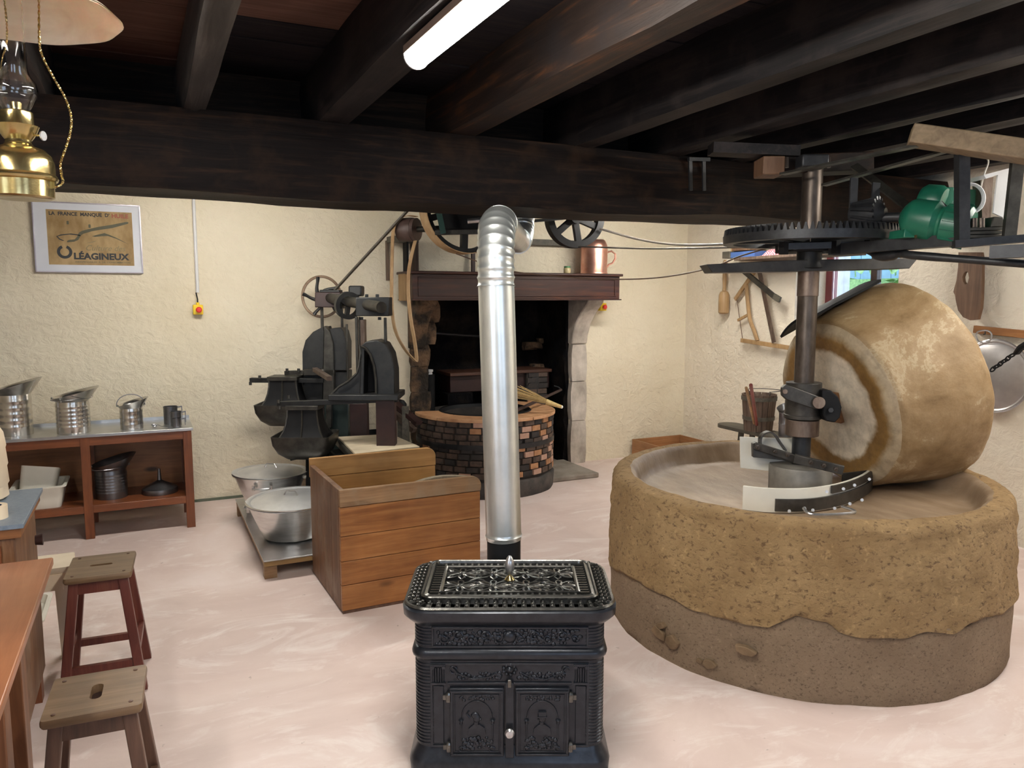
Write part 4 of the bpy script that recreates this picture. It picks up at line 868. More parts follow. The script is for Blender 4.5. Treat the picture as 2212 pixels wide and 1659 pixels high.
# ================================================================ KEROSENE LAMP
LC = V((-.226, 1.982, .005)); kl = thing('kerosene_lamp', 'hanging brass oil lamp with glass chimney and opal shade, upper left', 'lamp', LC+V((0, 0, 1.808)))
B().lathe([(0, 1.812), (.055, 1.808), (.062, 1.812), (.0625, 1.845), (.069, 1.847), (.071, 1.852), (.069, 1.857), (.066, 1.860), (.065, 1.885), (.060, 1.900), (.048, 1.912), (.030, 1.918), (.025, 1.925), (.024, 1.935)], LC, n=48, cap=False).build('oil_font', BRASS, kl, sharp=40)
B().lathe([(.024, 1.930), (.030, 1.938), (.036, 1.948), (.040, 1.958), (.041, 1.960), (.034, 1.958), (.031, 1.962), (.031, 1.988), (.029, 1.990), (.029, 1.96)], LC, n=48, cap=False).build('burner_gallery', BRASS, kl, sharp=40)
B().lathe([(.0125, 1.96), (.0125, 2.008), (.011, 2.008), (.011, 1.96)], LC, n=24, cap=False).build('wick_tube', BRASS, kl)
B().cyl(LC+V((.03, -.01, 1.942)), LC+V((.047, -.02, 1.940)), .002).build('wick_spindle', BRASS, kl)
B().lathe([(.0, 0), (.010, .0), (.010, .003), (0, .003)], LC+V((.047, -.020, 1.940)), (.85, -.5, 0), 16).build('wick_knob', STEEL, kl)
cp = [(.028, 1.968), (.028, 1.990), (.032, 2.005), (.041, 2.022), (.043, 2.036), (.040, 2.050), (.029, 2.066), (.0255, 2.08), (.0245, 2.15), (.0235, 2.28)]
B().lathe(cp+[(r-.0018, z) for r, z in cp[::-1]], LC, n=48, cap=False).build('glass_chimney', GLASS, kl, sharp=80)
def scal(t, r, z, j): return r*(1+.012*math.cos(10*t)*(1 if r > .15 else 0)), z
sh = [(.212, 2.192), (.205, 2.198), (.15, 2.235), (.09, 2.275), (.06, 2.295), (.045, 2.30)]
B().lathe(sh+[(r-.001, z+.004) for r, z in sh[::-1]], LC, n=80, cap=False, fn=scal).build('opal_shade', OPAL, kl, sharp=80)
B().lathe([(.035, 2.29), (.035, 2.36), (.05, 2.37), (.02, 2.40), (0, 2.405)], LC, n=32, cap=False).build('smoke_bell', BRASS, kl)
def rope(pts, nm):
    P_ = [V(p) for p in pts]; fine = []
    for i in range(len(P_)-1):
        a = P_[max(0, i-1)]; b_ = P_[i]; c = P_[i+1]; d = P_[min(len(P_)-1, i+2)]
        for k in range(26): t = k/26; fine.append(.5*((2*b_)+(c-a)*t+(2*a-5*b_+4*c-d)*t*t+(3*b_-a-3*c+d)*t**3))
    b = B()
    for ph in (0, PI):
        s_ = []
        for i, p in enumerate(fine): a = i*.85+ph; s_.append(p+(RT*math.cos(a)+FH*math.sin(a))*.0014)
        b.tube(s_, .0015, 4)
    b.build(nm, BRASS, kl)
kp = lambda x, y: at(x, y, D=1.665)
rope([kp(84, -70), kp(84, 0), kp(85, 90), kp(93, 125), kp(118, 172), kp(140, 210), kp(153, 250), kp(152, 285), kp(142, 320), kp(131, 352), kp(133, 378), kp(136, 392), kp(128, 402), kp(116, 404)], 'twisted_hanger')
rope([kp(2, -70), kp(8, 0), kp(14, 60), kp(11, 100), kp(0, 122), kp(-25, 165), kp(-48, 230), kp(-50, 290), kp(-32, 350), kp(-34, 392), kp(-18, 404)], 'twisted_hanger')
for s_ in (-1, 1): B().bar(kp(50+s_*62, 399), kp(50+s_*70, 399), .006, .016).build('hanger_lug', BRASS, kl)
B().tube([LC+V((0, 0, 2.40)), LC+V((0, 0, 2.655))], .004, 6).build('ceiling_hook', IRON, kl)
B().tube([kp(84, -70), LC+V((0, 0, 2.42)), kp(2, -70)], .0025, 6).build('hanger_top', BRASS, kl)

# ================================================================ LIGHT FITTINGS
def tube_light(c, L, rz, label):
    t = thing('tube_light', label, 'lamp', (c[0], c[1], c[2]), rz)
    B().box((0, 0, -.012), (.085, L, .024)).build('base_tray', M('wood coloured tray', (.12, .08, .06), (.16, .11, .09), .6), t, world=False, bevel=.002)
    n = 10; pr = [(.040*math.cos(PI+PI*i/n), -.024+.042*math.sin(PI+PI*i/n)) for i in range(n+1)]
    B().prism([(x, -L/2+.008, z) for x, z in pr], (0, L-.016, 0)).build('diffuser', TUBEM, t, world=False, sharp=40)
    for s_ in (-1, 1):
        y0 = s_*(L/2-.004); k = 1.06
        B().prism([(x*k, y0-.004, -.024+(z+.024)*k) for x, z in pr], (0, .008, 0)).build('end_cap', PAINTW, t, world=False)
    return t
tube_light((.822, 1.665, 2.385), 1.50, math.radians(.8), 'bright fluorescent tube light under the joists above the stove')
tube_light((.55, 4.95, 2.39), 1.25, PI/2, 'fluorescent light behind the beam near the poster wall')
tube_light((3.9, 4.85, 2.39), 1.25, PI/2, 'fluorescent light behind the beam near the mantel')
tube_light((3.95, 1.45, 2.385), 1.5, 0, 'fluorescent light outside the view to the right')
tube_light((-1.0, .6, 2.385), 1.5, 0, 'added fluorescent light outside the view to the left')  # added unseen lamp, brightens the room from the left

# ================================================================ HYDRAULIC PRESS
ps = thing('oil_press', 'black twin iron oil press with arched housings and hanging troughs', 'press', (1.45, 5.6, 0))
F3 = FH
def pb(p, q, w, h, D, D2=None, up=V((0, 0, 1))): return B().bar(at(*p, D=D), at(*q, D=D2 or D), w, h, up)
# base table and scrubbed board
tz = .585; cs = [at(*p, Z=tz) for p in ((722, 945), (848, 938), (917, 968), (762, 986))]
B().prism([c-V((0, 0, .05)) for c in cs], (0, 0, .045)).build('press_table', PRESSG, ps, bevel=.008)
cm = sum(cs, V())/4; B().prism([cm+(c-cm)*.90+V((0, 0, -.004)) for c in cs], (0, 0, .014)).build('scrubbed_board', BOARD, ps, bevel=.002)
B().bx((1.15, 5.05, .0), (1.62, 5.5, .52)).build('press_plinth', PRESS, ps, bevel=.01)
# posts
def post(x, y0, y1, D, wpx, m=MAROON, nm='column', dp=.10):
    a = at(x, y0, D=D); w_ = wpx/FPX*D; b_ = V((a.x, a.y, max(0, at(x, y1, D=D).z)))
    return B().bar(a, b_, w_, dp, F3).build(nm, m, ps, bevel=.004)
post(834, 862, 1100, 5.30, 40); post(776, 870, 1000, 5.75, 36); post(696, 812, 1060, 6.0, 33); post(779, 690, 880, 5.7, 20, RUSTY, 'inner_column', .08)
for x, y0, y1, D, wp in ((695, 660, 715, 5.95, 6), (738, 660, 712, 5.95, 5), (770, 684, 870, 5.35, 6), (832, 686, 742, 5.35, 6), (776, 684, 870, 5.4, 3), (749, 700, 830, 5.6, 4)): post(x, y0, y1, D, wp, PRESSG, 'tie_rod', .02)
# head blocks, cross shaft
def block(x0, y0, x1, y1, D, dp, nm, m=PRESS, bev=.006):
    a, c = at(x0, y0, D=D), at(x1, y1, D=D); p = [at(x0, y0, D=D), at(x1, y0, D=D), at(x1, y1, D=D), at(x0, y1, D=D)]
    return B().prism(p, F3*dp).build(nm, m, ps, bevel=bev)
block(768, 642, 840, 683, 5.3, .16, 'head_block'); block(680, 631, 735, 664, 5.9, .16, 'head_block', MAROON)
block(690, 626, 733, 632, 5.9, .12, 'head_cap'); block(752, 617, 781, 640, 5.7, .12, 'counterweight', PRESS, .012); block(727, 641, 739, 667, 5.6, .1, 'clamp', PRESSG)
B().cyl(at(824, 664, D=5.12), at(698, 641, D=6.05), .038, n=24).build('cross_shaft', PRESSG, ps)
gr = at(752, 660, D=5.6); axd = (at(698, 641, D=6.05)-at(824, 664, D=5.12)).normalized()
B().lathe([(.10, -.02), (.10, .02), (.07, .02), (.07, -.02), (.10, -.02)], gr, axd, 32, cap=False).build('ring_gear', PRESS, ps)
b = B(); 
for k in range(3): a = k*2.1+.4; x_ = axd.orthogonal().normalized(); y_ = axd.cross(x_); b.bar(gr, gr+(x_*math.cos(a)+y_*math.sin(a))*.075, .03, .03, axd)
b.build('gear_spokes', PRESS, ps)
for x, y in ((792, 639), (815, 639), (781, 688), (820, 688)): B().cyl(at(x, y-3, D=5.34), at(x, y+3, D=5.34), .012, n=6).build('bolt', PRESS, ps)
# hand wheel with curved spokes
hc = at(695, 641, D=6.1); hx = RT*.97+FH*.24; hx.normalize(); hz = V((0, 0, 1)); hn = hx.cross(hz); hr = .158
B().tube([hc+(hx*math.cos(t)*.93+hz*math.sin(t))*hr for t in [2*PI*i/48 for i in range(48)]], .0115, 8, close=True).build('hand_wheel_rim', M('worn wheel rim', (.14, .08, .05), (.34, .24, .16), .45, .2), ps)
for k in range(5):
    a = 2*PI*k/5+.5; pts = [hc+(hx*math.cos(a+1.3*(r/hr-1)**2)*.93+hz*math.sin(a+1.3*(r/hr-1)**2))*r for r in [hr*i/8 for i in range(1, 9)]]
    B().tube(pts, [.020, .018, .015, .013, .012, .012, .014, .018], 8).build('hand_wheel_spoke', PRESS, ps)
# arched housings
B().plate([(654, 872), (653, 760), (660, 735), (676, 717), (697, 706), (700, 715), (697, 872)], F3*.28, D=5.95).build('arch_housing', PRESS, ps, bevel=.004)
B().plate([(697, 872), (700, 704), (712, 716), (719, 740), (721, 790), (721, 872)], F3*.10, D=5.85).build('arch_rib', PRESSG, ps, bevel=.004)
B().plate([(718, 800), (718, 738), (712, 710), (736, 708), (742, 716), (748, 740), (748, 800)], F3*.2, D=5.88).build('arch_cover', PRESS, ps, bevel=.003)
B().plate([(718, 868), (718, 803), (749, 803), (749, 868)], F3*.2, D=5.9).build('arch_cover', PRESS, ps, bevel=.003)
B().plate([(776, 862), (780, 770), (779, 748), (790, 738), (813, 735), (832, 742), (845, 765), (852, 800), (853, 862), (812, 862), (811, 820), (806, 790), (798, 768), (788, 758), (786, 862)], F3*.22, D=5.28).build('arch_band', PRESS, ps, bevel=.006, sharp=50)
B().plate([(778, 862), (780, 762), (788, 757), (798, 766), (806, 790), (811, 820), (812, 862)], F3*.1, D=5.42).build('arch_web', BLACK, ps)
B().tube([at(x, y, D=5.27) for x, y in ((780, 748), (790, 752), (800, 766), (808, 790), (812, 820), (813, 860))], .009, 8).build('arch_flange', PRESSG, ps)
B().plate([(709, 862), (714, 853), (733, 833), (752, 824), (773, 805), (776, 780), (783, 780), (783, 862)], F3*.06, D=5.32).build('gusset', PRESS, ps, bevel=.003)
B().tube([at(x, y, D=5.3) for x, y in ((710, 859), (716, 852), (731, 836), (752, 824), (771, 806), (775, 790), (779, 760), (776, 745))], .007, 6).build('gusset_edge', PRESSG, ps)
block(708, 853, 860, 866, 5.22, .34, 'cross_beam'); block(655, 798, 722, 812, 5.85, .24, 'cross_beam', PRESSG)
# pump block under the rear trough
block(700, 868, 752, 1075, 5.85, .2, 'pump_block', M('green black iron', (.010, .018, .017), (.022, .034, .032), .4, .3)); block(704, 870, 716, 925, 5.78, .05, 'pump_rib', PRESSG)
B().cyl(at(627, 988, D=5.6), at(660, 980, D=5.6), .026, .03, 16).build('spout_tube', PRESS, ps); block(655, 972, 700, 992, 5.5, .1, 'valve_box', PRESS); block(660, 985, 704, 1062, 5.55, .12, 'valve_post', BLACK)
B().lathe([(.05, 0), (.05, .02), (.03, .03), (.03, .05), (0, .05)], at(662, 1030, D=5.6), n=20).build('valve_foot', WPLAS, ps)
def trough(px0, D, lab, dz=0):
    """swing arm, top plate, flared bell and open tray; px0 = corner of the tray's front rim"""
    s_ = D; k = lambda x, y, dd=0: at(px0[0]+x*5.3/D, px0[1]+y*5.3/D, D=D+dd)
    g = thing('press_trough', lab, 'trough', k(60, 65)); c = k(72, 18, .12)
    sx, sy = RT*.16, FH*.14
    def sq(w, d, z): return [c+RT*a*w/2+FH*e*d/2+V((0, 0, z)) for a, e in ((-1, -1), (1, -1), (1, 1), (-1, 1))]
    def rq(w, d, z, r=.03, n=4):
        return [c+RT*p.x+FH*p.y+V((0, 0, z)) for p in rrect((0, 0, 0), w, d, 0, r, n)]
    B().rings([rq(.24, .20, -.165, .05), rq(.34, .29, -.125, .06), rq(.385, .335, -.06, .03), rq(.40, .35, .0, .03), rq(.385, .335, .0, .025), rq(.36, .31, -.05, .03), rq(.22, .18, -.13, .04)], cap=True).build('tray', PRESSG, g, sharp=60)
    P5 = ((.355, .305, -.05), (.30, .255, -.015), (.25, .21, .03), (.22, .18, .08), (.205, .165, .13), (.20, .16, .175))
    B().rings([sq(*p) for p in P5]).build('flared_bell', BLACK, g, sharp=20)
    for a in (-1, 1):
        for e in (-1, 1): B().tube([c+RT*a*w/2+FH*e*d/2+V((0, 0, z)) for w, d, z in P5], .006, 5).build('bell_edge', PRESSG, g)
    B().tube([c-FH*(d/2+.004)+V((0, 0, z)) for w, d, z in P5], .006, 5).build('bell_rib', PRESSG, g)
    B().rings([sq(.225, .185, .175), sq(.225, .185, .205)]).build('top_plate', PRESSG, g, bevel=.003)
    return c
c1 = trough((588, 918), 5.25, 'large dark iron trough under a flared bell, front of the press')
c2 = trough((552, 853), 5.75, 'rear dark iron trough under a flared bell, farther left on the press')
B().bar(at(600, 873, D=5.3), at(860, 862, D=5.3), .05, .035).build('swing_arm', PRESS, ps, bevel=.003)
B().bar(at(541, 821, D=5.85), at(700, 822, D=5.85), .05, .035).build('swing_arm', PRESS, ps, bevel=.003)
B().bar(at(616, 805, D=5.9), at(700, 803, D=5.9), .05, .03).build('slide_plate', PRESSG, ps, bevel=.003)
for x, y, D in ((602, 868, 5.26), (604, 881, 5.22), (561, 815, 5.8), (541, 829, 5.8), (620, 800, 5.86), (645, 800, 5.86), (690, 800, 5.86), (624, 858, 5.26)): B().cyl(at(x, y+3, D=D), at(x, y-4, D=D), .011, n=8).build('set_bolt', PRESSG, ps)
B().bar(at(680, 798, D=5.8), at(712, 818, D=5.4), .035, .03).build('link_bar', RUSTY, ps)
tag(B().bar(at(722, 628, D=6.05), at(905, 428, D=5.75), .032, .012, V((0, 0, 1))).build('drive_rod', BENCHW), 'long dark rod slanting from the press hand wheel up to the beam', 'rod')
# clutter between press and furnace
ck = thing('wooden_cradle', 'dark wooden cradle and posts between press and furnace', 'cradle', (2.0, 5.9, 0))
for x, y0, y1, D, w_ in ((876, 878, 945, 6.0, .05), (865, 880, 935, 6.3, .05)): 
    a = at(x, y0, D=D); B().bar(a, (a.x, a.y, 0), w_, .05, F3).build('post', BENCHW, ck)
B().bar(at(850, 868, D=6.1), at(905, 915, D=5.95), .07, .03).build('rail', MAROON, ck); B().bar(at(848, 890, D=6.2), at(895, 930, D=6.1), .05, .04).build('rail', RUSTY, ck)
B().ball(at(864, 878, D=6.25), .06, 10, (1, .7, 1)).build('iron_weight', BLACK, ck)
tag(B().bx((1.80, 6.2, 0), (2.0, 6.4, .28)).build('lime_block', WPLAS, bevel=.03), 'whitish block on the floor behind the press', 'block')
bt = at(803, 905, D=6.5); t = thing('black_bucket', 'black bucket on the floor behind the press columns', 'bucket', (bt.x, min(bt.y, 6.25), 0)); B().lathe([(.09, 0), (.12, .5), (.115, .5), (.085, .01), (0, .01)], (bt.x, 6.2, 0), n=24).build('bucket_body', BLACK, t)

# ================================================================ LINE SHAFT, PULLEYS, BELTS
ls = thing('line_shaft', 'overhead drive shaft with belt pulleys hanging behind the beam', 'pulley', (2.6, 5.8, 2.0))
sh0, sh1 = at(880, 488, D=6.15), at(1300, 480, D=6.15)
AX = V((1, 0, 0))
def pulley(c, r, w_, m, spk, nm, ax, rim=.02, hub=.05):
    B().lathe([(r, -w_/2), (r*1.01, 0), (r, w_/2), (r-rim, w_/2), (r-rim, -w_/2), (r, -w_/2)], c, ax, 56, cap=False).build(nm+'_rim', m, ls)
    x_ = V(ax).cross(V((0, 0, 1))).normalized(); y_ = V(ax).cross(x_).normalized()
    for k in range(spk): a = 2*PI*k/spk+.35; B().bar(c, V(c)+(x_*math.cos(a)+y_*math.sin(a))*(r-rim*.6), .05, w_*.45, ax).build('spoke', m, ls, bevel=.004)
    B().cyl(V(c)-V(ax)*w_*.6, V(c)+V(ax)*w_*.6, hub, n=20).build('hub', m, ls)
axn = (V((.95, -.31, 0))).normalized()      # pulley axle, roughly along the wall, skewed
axf = (FH*.9+RT*.25).normalized()
pc = at(1004, 452, D=6.0); pulley(pc, .335, .13, PRESS, 5, 'belt_wheel', (RT*-.42+FH*.91).normalized(), .03)
pw = at(1241, 470, D=6.0); pulley(pw, .235, .09, BLACKI, 6, 'flat_pulley', (RT*-.30+FH*.95).normalized(), .05, .05)
psm = at(889, 496, D=6.15); psa = (RT*.93-FH*.36).normalized()
B().lathe([(.092, -.10), (.095, 0), (.092, .02), (.088, .02), (.09, .05), (.04, .055), (0, .055)], psm, psa, 40).build('small_drum', M('drum brown', (.06, .035, .03), (.12, .08, .07), .45), ls)
B().cyl(psm, psm+psa*.42, .024, n=20).build('axle', PRESSG, ls)
# tan belt on the big wheel (front edge), belt loop to the small drum
wa = (RT*-.42+FH*.91).normalized(); x_ = wa.cross(V((0, 0, 1))).normalized(); y_ = wa.cross(x_).normalized()
def ribbon(pts, wv, th, name, m, parent=None, lab=None, cat='belt'):
    b = B(); P_ = [V(p) for p in pts]; rs = []
    for i, p in enumerate(P_):
        d = (P_[min(i+1, len(P_)-1)]-P_[max(i-1, 0)]).normalized(); n_ = d.cross(wv).normalized()
        rs.append([p+wv/2+n_*th/2, p-wv/2+n_*th/2, p-wv/2-n_*th/2, p+wv/2-n_*th/2])
    o = b.rings(rs).build(name, m, parent)
    if lab: tag(o, lab, cat)
    return o
ribbon([pc+(x_*math.cos(a)+y_*math.sin(a))*.342 for a in [math.radians(i*6) for i in range(61)]], wa*.17, .006, 'wheel_belt', BELT, None, 'tan leather belt round the big wheel under the beam')
lp = [(900, 468), (880, 466), (862, 474), (850, 495), (847, 560), (846, 640), (849, 690), (858, 725), (875, 755), (893, 776), (900, 778), (896, 740), (889, 700), (883, 650), (882, 600), (887, 560), (897, 520)]
def cr(P_, n=6):
    o = []
    for i in range(len(P_)-1):
        a = V(P_[max(0, i-1)]); b_ = V(P_[i]); c = V(P_[i+1]); d = V(P_[min(len(P_)-1, i+2)])
        for k in range(n): t = k/n; o.append(.5*((2*b_)+(c-a)*t+(2*a-5*b_+4*c-d)*t*t+(3*b_-a-3*c+d)*t**3))
    return o+[V(P_[-1])]
ribbon(cr([at(x, y, D=6.08) for x, y in lp]), (RT*.55-FH*.83).normalized()*.052, .006, 'slack_belt', BELT, None, 'long slack tan leather belt hanging down from the small drum')
wp = thing('wall_bracket', 'old grey wooden bracket carrying the small drum on the wall', 'bracket', at(880, 560, Y=6.3))
B().bx(at(835, 512, Y=6.36), at(905, 524, Y=6.2)).build('cross_board', BENCHW, wp, bevel=.003)
B().bx(at(870, 524, Y=6.3), at(884, 640, Y=6.2)).build('upright', BLACK, wp)
B().bx(at(832, 520, Y=6.449), at(842, 606, Y=6.41)).build('upright', BARK, wp); B().bx(at(886, 520, Y=6.449), at(905, 610, Y=6.35)).build('upright', BARK, wp)
B().bx(at(860, 590, Y=6.4), at(880, 650, Y=6.2)).build('wooden_cheek', LWOOD, wp, bevel=.004)
hg = thing('hanging_motor_frame', 'dark iron frame and gearbox hanging from the beam behind the pipe', 'frame', at(1040, 480, D=5.7))
B().plate([(945, 440), (1070, 440), (1070, 498), (950, 498)], F3*.25, D=5.6).build('gearbox', BLACK, hg, bevel=.02)
B().bar(at(940, 503, D=5.55), at(1075, 500, D=5.55), .05, .03).build('frame_rail', PRESSG, hg)
B().bar(at(946, 450, D=5.5), at(958, 505, D=5.5), .04, .012, F3).build('frame_leg', M('dark green paint', (.01, .04, .035), (.02, .06, .05), .4), hg)
B().bar(at(1084, 440, D=5.5), at(1082, 490, D=5.5), .035, .02, F3).build('frame_leg', STEEL, hg)
B().cyl(at(1010, 478, D=5.5), at(1052, 474, D=5.5), .02).build('grease_cylinder', STEEL, hg)
for (x0, y0, x1, y1) in ((950, 340, 950, 450), (1068, 340, 1068, 450)): B().bar(at(x0, y0, D=5.6), at(x1, y1, D=5.6), .04, .012, F3).build('hanger', PRESS, hg)
B().bar(at(1075, 484, D=5.6), at(1260, 468, D=5.9), .03, .02).build('tie_bar', PRESS, hg)
for x in (1205, 1275):                                # pulley stays to the beam
    B().bar(at(x, 400, D=5.9), pw+V((0, 0, .0)), .03, .02, F3).build('pulley_stay', PRESS, ls)
def cord(pts, r, lab, m=WIRE, nm='drive_belt'): tag(B().tube(cr(pts, 10), r, 6).build(nm, m), lab, 'cord')
cord([at(1296, 494, D=6.0), at(1380, 517, D=6.0), at(1460, 528, D=5.8), at(1570, 527, D=5.2), at(1640, 515, D=4.7)], .0085, 'upper sagging drive cord from the spoked pulley to the mill gear', BELTD)
cord([at(1242, 532, D=6.0), at(1400, 537, D=5.8), at(1600, 534, D=5.2), at(1690, 530, D=4.8)], .0065, 'straight dark drive cord running level from the pulley bottom', BELTD)
cord([at(985, 548, D=6.0), at(1038, 567, D=6.0), at(1100, 585, D=6.0), at(1200, 597, D=5.9), at(1310, 603, D=5.6), at(1420, 600, D=5.2), at(1530, 580, D=4.8), at(1600, 553, D=4.5), at(1690, 527, D=4.2)], .0045, 'lowest brown cord drooping across the mantel to the mill')

# ================================================================ MILL
SC = V((3.03, 2.90, 0)); BC = V((3.06, 2.94, 0)); RB = .965
bed = thing('millstone_bed', 'huge round ochre millstone basin on a rendered base', 'millstone', BC)
crack_px = [(1318, 1225), (1345, 1240), (1395, 1268), (1440, 1290), (1500, 1322), (1560, 1338), (1660, 1357), (1700, 1345), (1722, 1338), (1790, 1352), (1815, 1372), (1850, 1378), (1945, 1382), (2000, 1372), (2060, 1368), (2120, 1340), (2165, 1330)]
SHR = lambda z: .145*max(0, 1-max(z, 0)/.64)
def at_cyl(x, y, R, c):
    d = ray(x, y); e = EYE-c; a = d.x**2+d.y**2; b_ = 2*(e.x*d.x+e.y*d.y); q = e.x**2+e.y**2-R*R; disc = max(0, b_*b_-4*a*q); return EYE+d*((-b_-math.sqrt(disc))/(2*a))
cz = sorted([(math.atan2((p-BC).y+.088, (p-BC).x+.088), p.z) for p in (at_cyl(x, y, .955, BC-V((.088, .088, 0))) for x, y in crack_px)])
def crack(t):
    t = math.atan2(math.sin(t), math.cos(t))
    # angles of the visible arc run from about 160 deg through -135 to -60; unwrap
    u = t if t < 1.2 else t-2*PI
    pts = sorted([((a if a < 1.2 else a-2*PI), z) for a, z in cz])
    if u <= pts[0][0]: k = pts[0][1]
    elif u >= pts[-1][0]: k = pts[-1][1]
    else:
        for (a, z), (a2, z2) in zip(pts, pts[1:]):
            if a <= u <= a2: k = z+(z2-z)*(u-a)/(a2-a+1e-9); break
    return k+.008*noise.noise(V((math.cos(t)*14, math.sin(t)*14, 1)))+.012*noise.noise(V((math.cos(t)*5, math.sin(t)*5, 8)))
def bedz(t, j, n): return crack(t)+(.655-crack(t))*j/n
def stone_rows():
    n = 300; rs = []; rows_ = 26
    def ringp(fn): return [fn(2*PI*k/n) for k in range(n)]
    def P(t, r, z): return V((BC.x-SHR(z)+r*math.cos(t), BC.y-SHR(z)+r*math.sin(t), z))
    rs.append(ringp(lambda t: P(t, .90, crack(t)+.01)))
    rs.append(ringp(lambda t: P(t, RB-.012, crack(t))))
    for j in range(rows_+1):
        def f(t, j=j):
            z = bedz(t, j, rows_)+(.012 if j == 0 else 0); q = fbm((math.cos(t)*RB*9, math.sin(t)*RB*9, z*9), 1, 5)*.012+fbm((math.cos(t)*3, math.sin(t)*3, z*3), 1, 2)*.008
            return P(t, RB-.02*max(0, 1-z/.5)+q, z)
        rs.append(ringp(f))
    for r, z in ((.962, .668), (.952, .682), (.935, .69), (.90, .6945), (.872, .692), (.855, .683), (.842, .665), (.825, .625), (.812, .595), (.79, .581)):
        rs.append(ringp(lambda t, r=r, z=z: P(t, r+fbm((math.cos(t)*8, math.sin(t)*8, z*8), 1, 4)*.008, z+fbm((math.cos(t)*7, math.sin(t)*7, r*9), 1, 3)*.005)))
    return rs
rs = stone_rows(); k = 2+27+4
B().rings(rs[:k+1], cap=False).build('bed_stone', STONEB, bed, sharp=80)
flo = [[V((BC.x+r*math.cos(2*PI*i/300), BC.y+r*math.sin(2*PI*i/300), .578+fbm((r*math.cos(2*PI*i/300)*4, r*math.sin(2*PI*i/300)*4, 2), 1, 3)*.004)) for i in range(300)] for r in (.70, .5, .3, .12)]
flo.append([V((BC.x+.001*math.cos(2*PI*i/300), BC.y+.001*math.sin(2*PI*i/300), .578)) for i in range(300)]); B().rings(rs[k:]+flo, cap=False).build('basin_surface', STONEI, bed, sharp=80)
def base_fn(t, r, z, j): return r+fbm((math.cos(t)*5, math.sin(t)*5, z*6), 1, 4)*.010, z
def bz(t, r, z, j):
    zz = [0, .03, .08, .14, .2, .26, .9][j]; zz = min(zz, crack(t)+.002) if j < 6 else crack(t)+.006; rr = [.905, .918, .925, .925, .925, .93, .93][j]
    rr, _z = base_fn(t, [.893, .905, .915, .925, .935, .942, .942][j], zz, j); return rr - SHR(zz)*(math.cos(t)+math.sin(t)), zz
B().lathe([(.9, 0)]*7, BC, n=260, fn=bz, cap=True).build('rendered_base', CEMENT, bed, sharp=80)
for (x, y, s_) in ((1425, 1368, .045), (1448, 1388, .06), (1428, 1352, .03), (1608, 1408, .045), (1535, 1438, .035), (1508, 1428, .02)):
    p = at_cyl(x, y, .945, BC-V((.115, .115, 0))); d = (p-BC+V((.115, .115, 0))); d.z = 0; d.normalize(); t_ = V((-d.y, d.x, 0)); po_ = []
    for i in range(6): a = 2*PI*i/6+random.random()*.7; r = s_*random.uniform(.55, 1.25); po_.append(p-d*.022+t_*math.cos(a)*r+V((0, 0, math.sin(a)*r*.62)))
    B().prism(po_, d*.026).build('stone', RUBBLE, bed, bevel=.004)
# runner stone: local x along its axle
RC = V((3.35, 3.004, 1.019)); RZ = -math.radians(8.35); TL = -math.radians(14)
rn = thing('runner_stone', 'big cone shaped runner millstone standing on edge in the basin', 'millstone', RC, RZ)
prof = [(0, 0), (.10, .001), (.20, .002), (.30, .002), (.375, .0), (.40, .004), (.425, .014), (.445, .030), (.4625, .050)]
prof += [(.453+.2485*o, o) for o in (.10, .16, .22, .28, .34, .40, .44)] + [(.568, .470), (.567, .485), (.556, .502), (.53, .512), (.3, .515), (0, .515)]
fine = []
for (r, z), (r2, z2) in zip(prof, prof[1:]):
    for k in range(4): fine.append((r+(r2-r)*k/4, z+(z2-z)*k/4))
b = B().lathe(fine+[prof[-1]], (0, 0, 0), (1, 0, 0), n=170, fn=lambda t, r, z, j: (r+(fbm((math.cos(t)*r*6, math.sin(t)*r*6, z*6), 1, 5)*.008 if r > .1 else 0)*(1 if z > .02 else .3), z+fbm((math.cos(t)*r*9, math.sin(t)*r*9, 4), 1, 4)*(.008 if z < .03 else 0)))
o = b.build('stone_body', RUNNER, rn, world=False, sharp=80); o.rotation_euler = (0, TL, 0)
o = B().box((-.004, 0, 0), (.03, .15, .17)).build('timber_plug', M('rusty wooden plug', (.13, .055, .018), (.26, .12, .045), .7, 0, 20, bmp=.3), rn, world=False, bevel=.004); o.rotation_euler = (0, TL, 0)
# drive shaft
ds = thing('drive_shaft', 'worn upright steel mill shaft with a toothed crown wheel', 'shaft', SC+V((0, 0, .58)))
def zy(y): return at(1735, y, D=3.93).z
def seg2(r, y0, y1, m, nm, n=32): B().cyl(SC+V((0, 0, zy(y1))), SC+V((0, 0, zy(y0))), r, n=n).build(nm, m, ds, bevel=.003)
seg2(.049, 345, 840, SHAFT, 'upper_shaft'); seg2(.046, 930, 1020, IRON, 'lower_shaft')
B().lathe([(.155, .575), (.156, .735), (.152, .745), (.09, .75), (0, .751)], SC, n=48).build('foot_bearing', M('worn bearing drum', (.16, .145, .125), (.26, .24, .21), .5, .3, 8, bmp=.2), ds)
seg2(.088, 826, 905, HUBM, 'hub'); seg2(.093, 896, 905, HUBM, 'hub_lip'); seg2(.083, 907, 943, RUSTY, 'lower_collar')
seg2(.052, 575, 640, RUSTY, 'shaft_sleeve')
B().plate([(1690, 838), (1698, 831), (1712, 835), (1768, 856), (1782, 868), (1776, 884), (1760, 884), (1700, 864), (1690, 855)], F3*.03, D=3.80).build('hub_arm', HUBM, ds, bevel=.004)
for x, y, r in ((1696, 846, .013), (1769, 870, .030)): B().cyl(at(x, y, D=3.805), at(x, y, D=3.775), r, n=8 if r < .02 else 20).build('bolt', RUSTY, ds, bevel=.002)
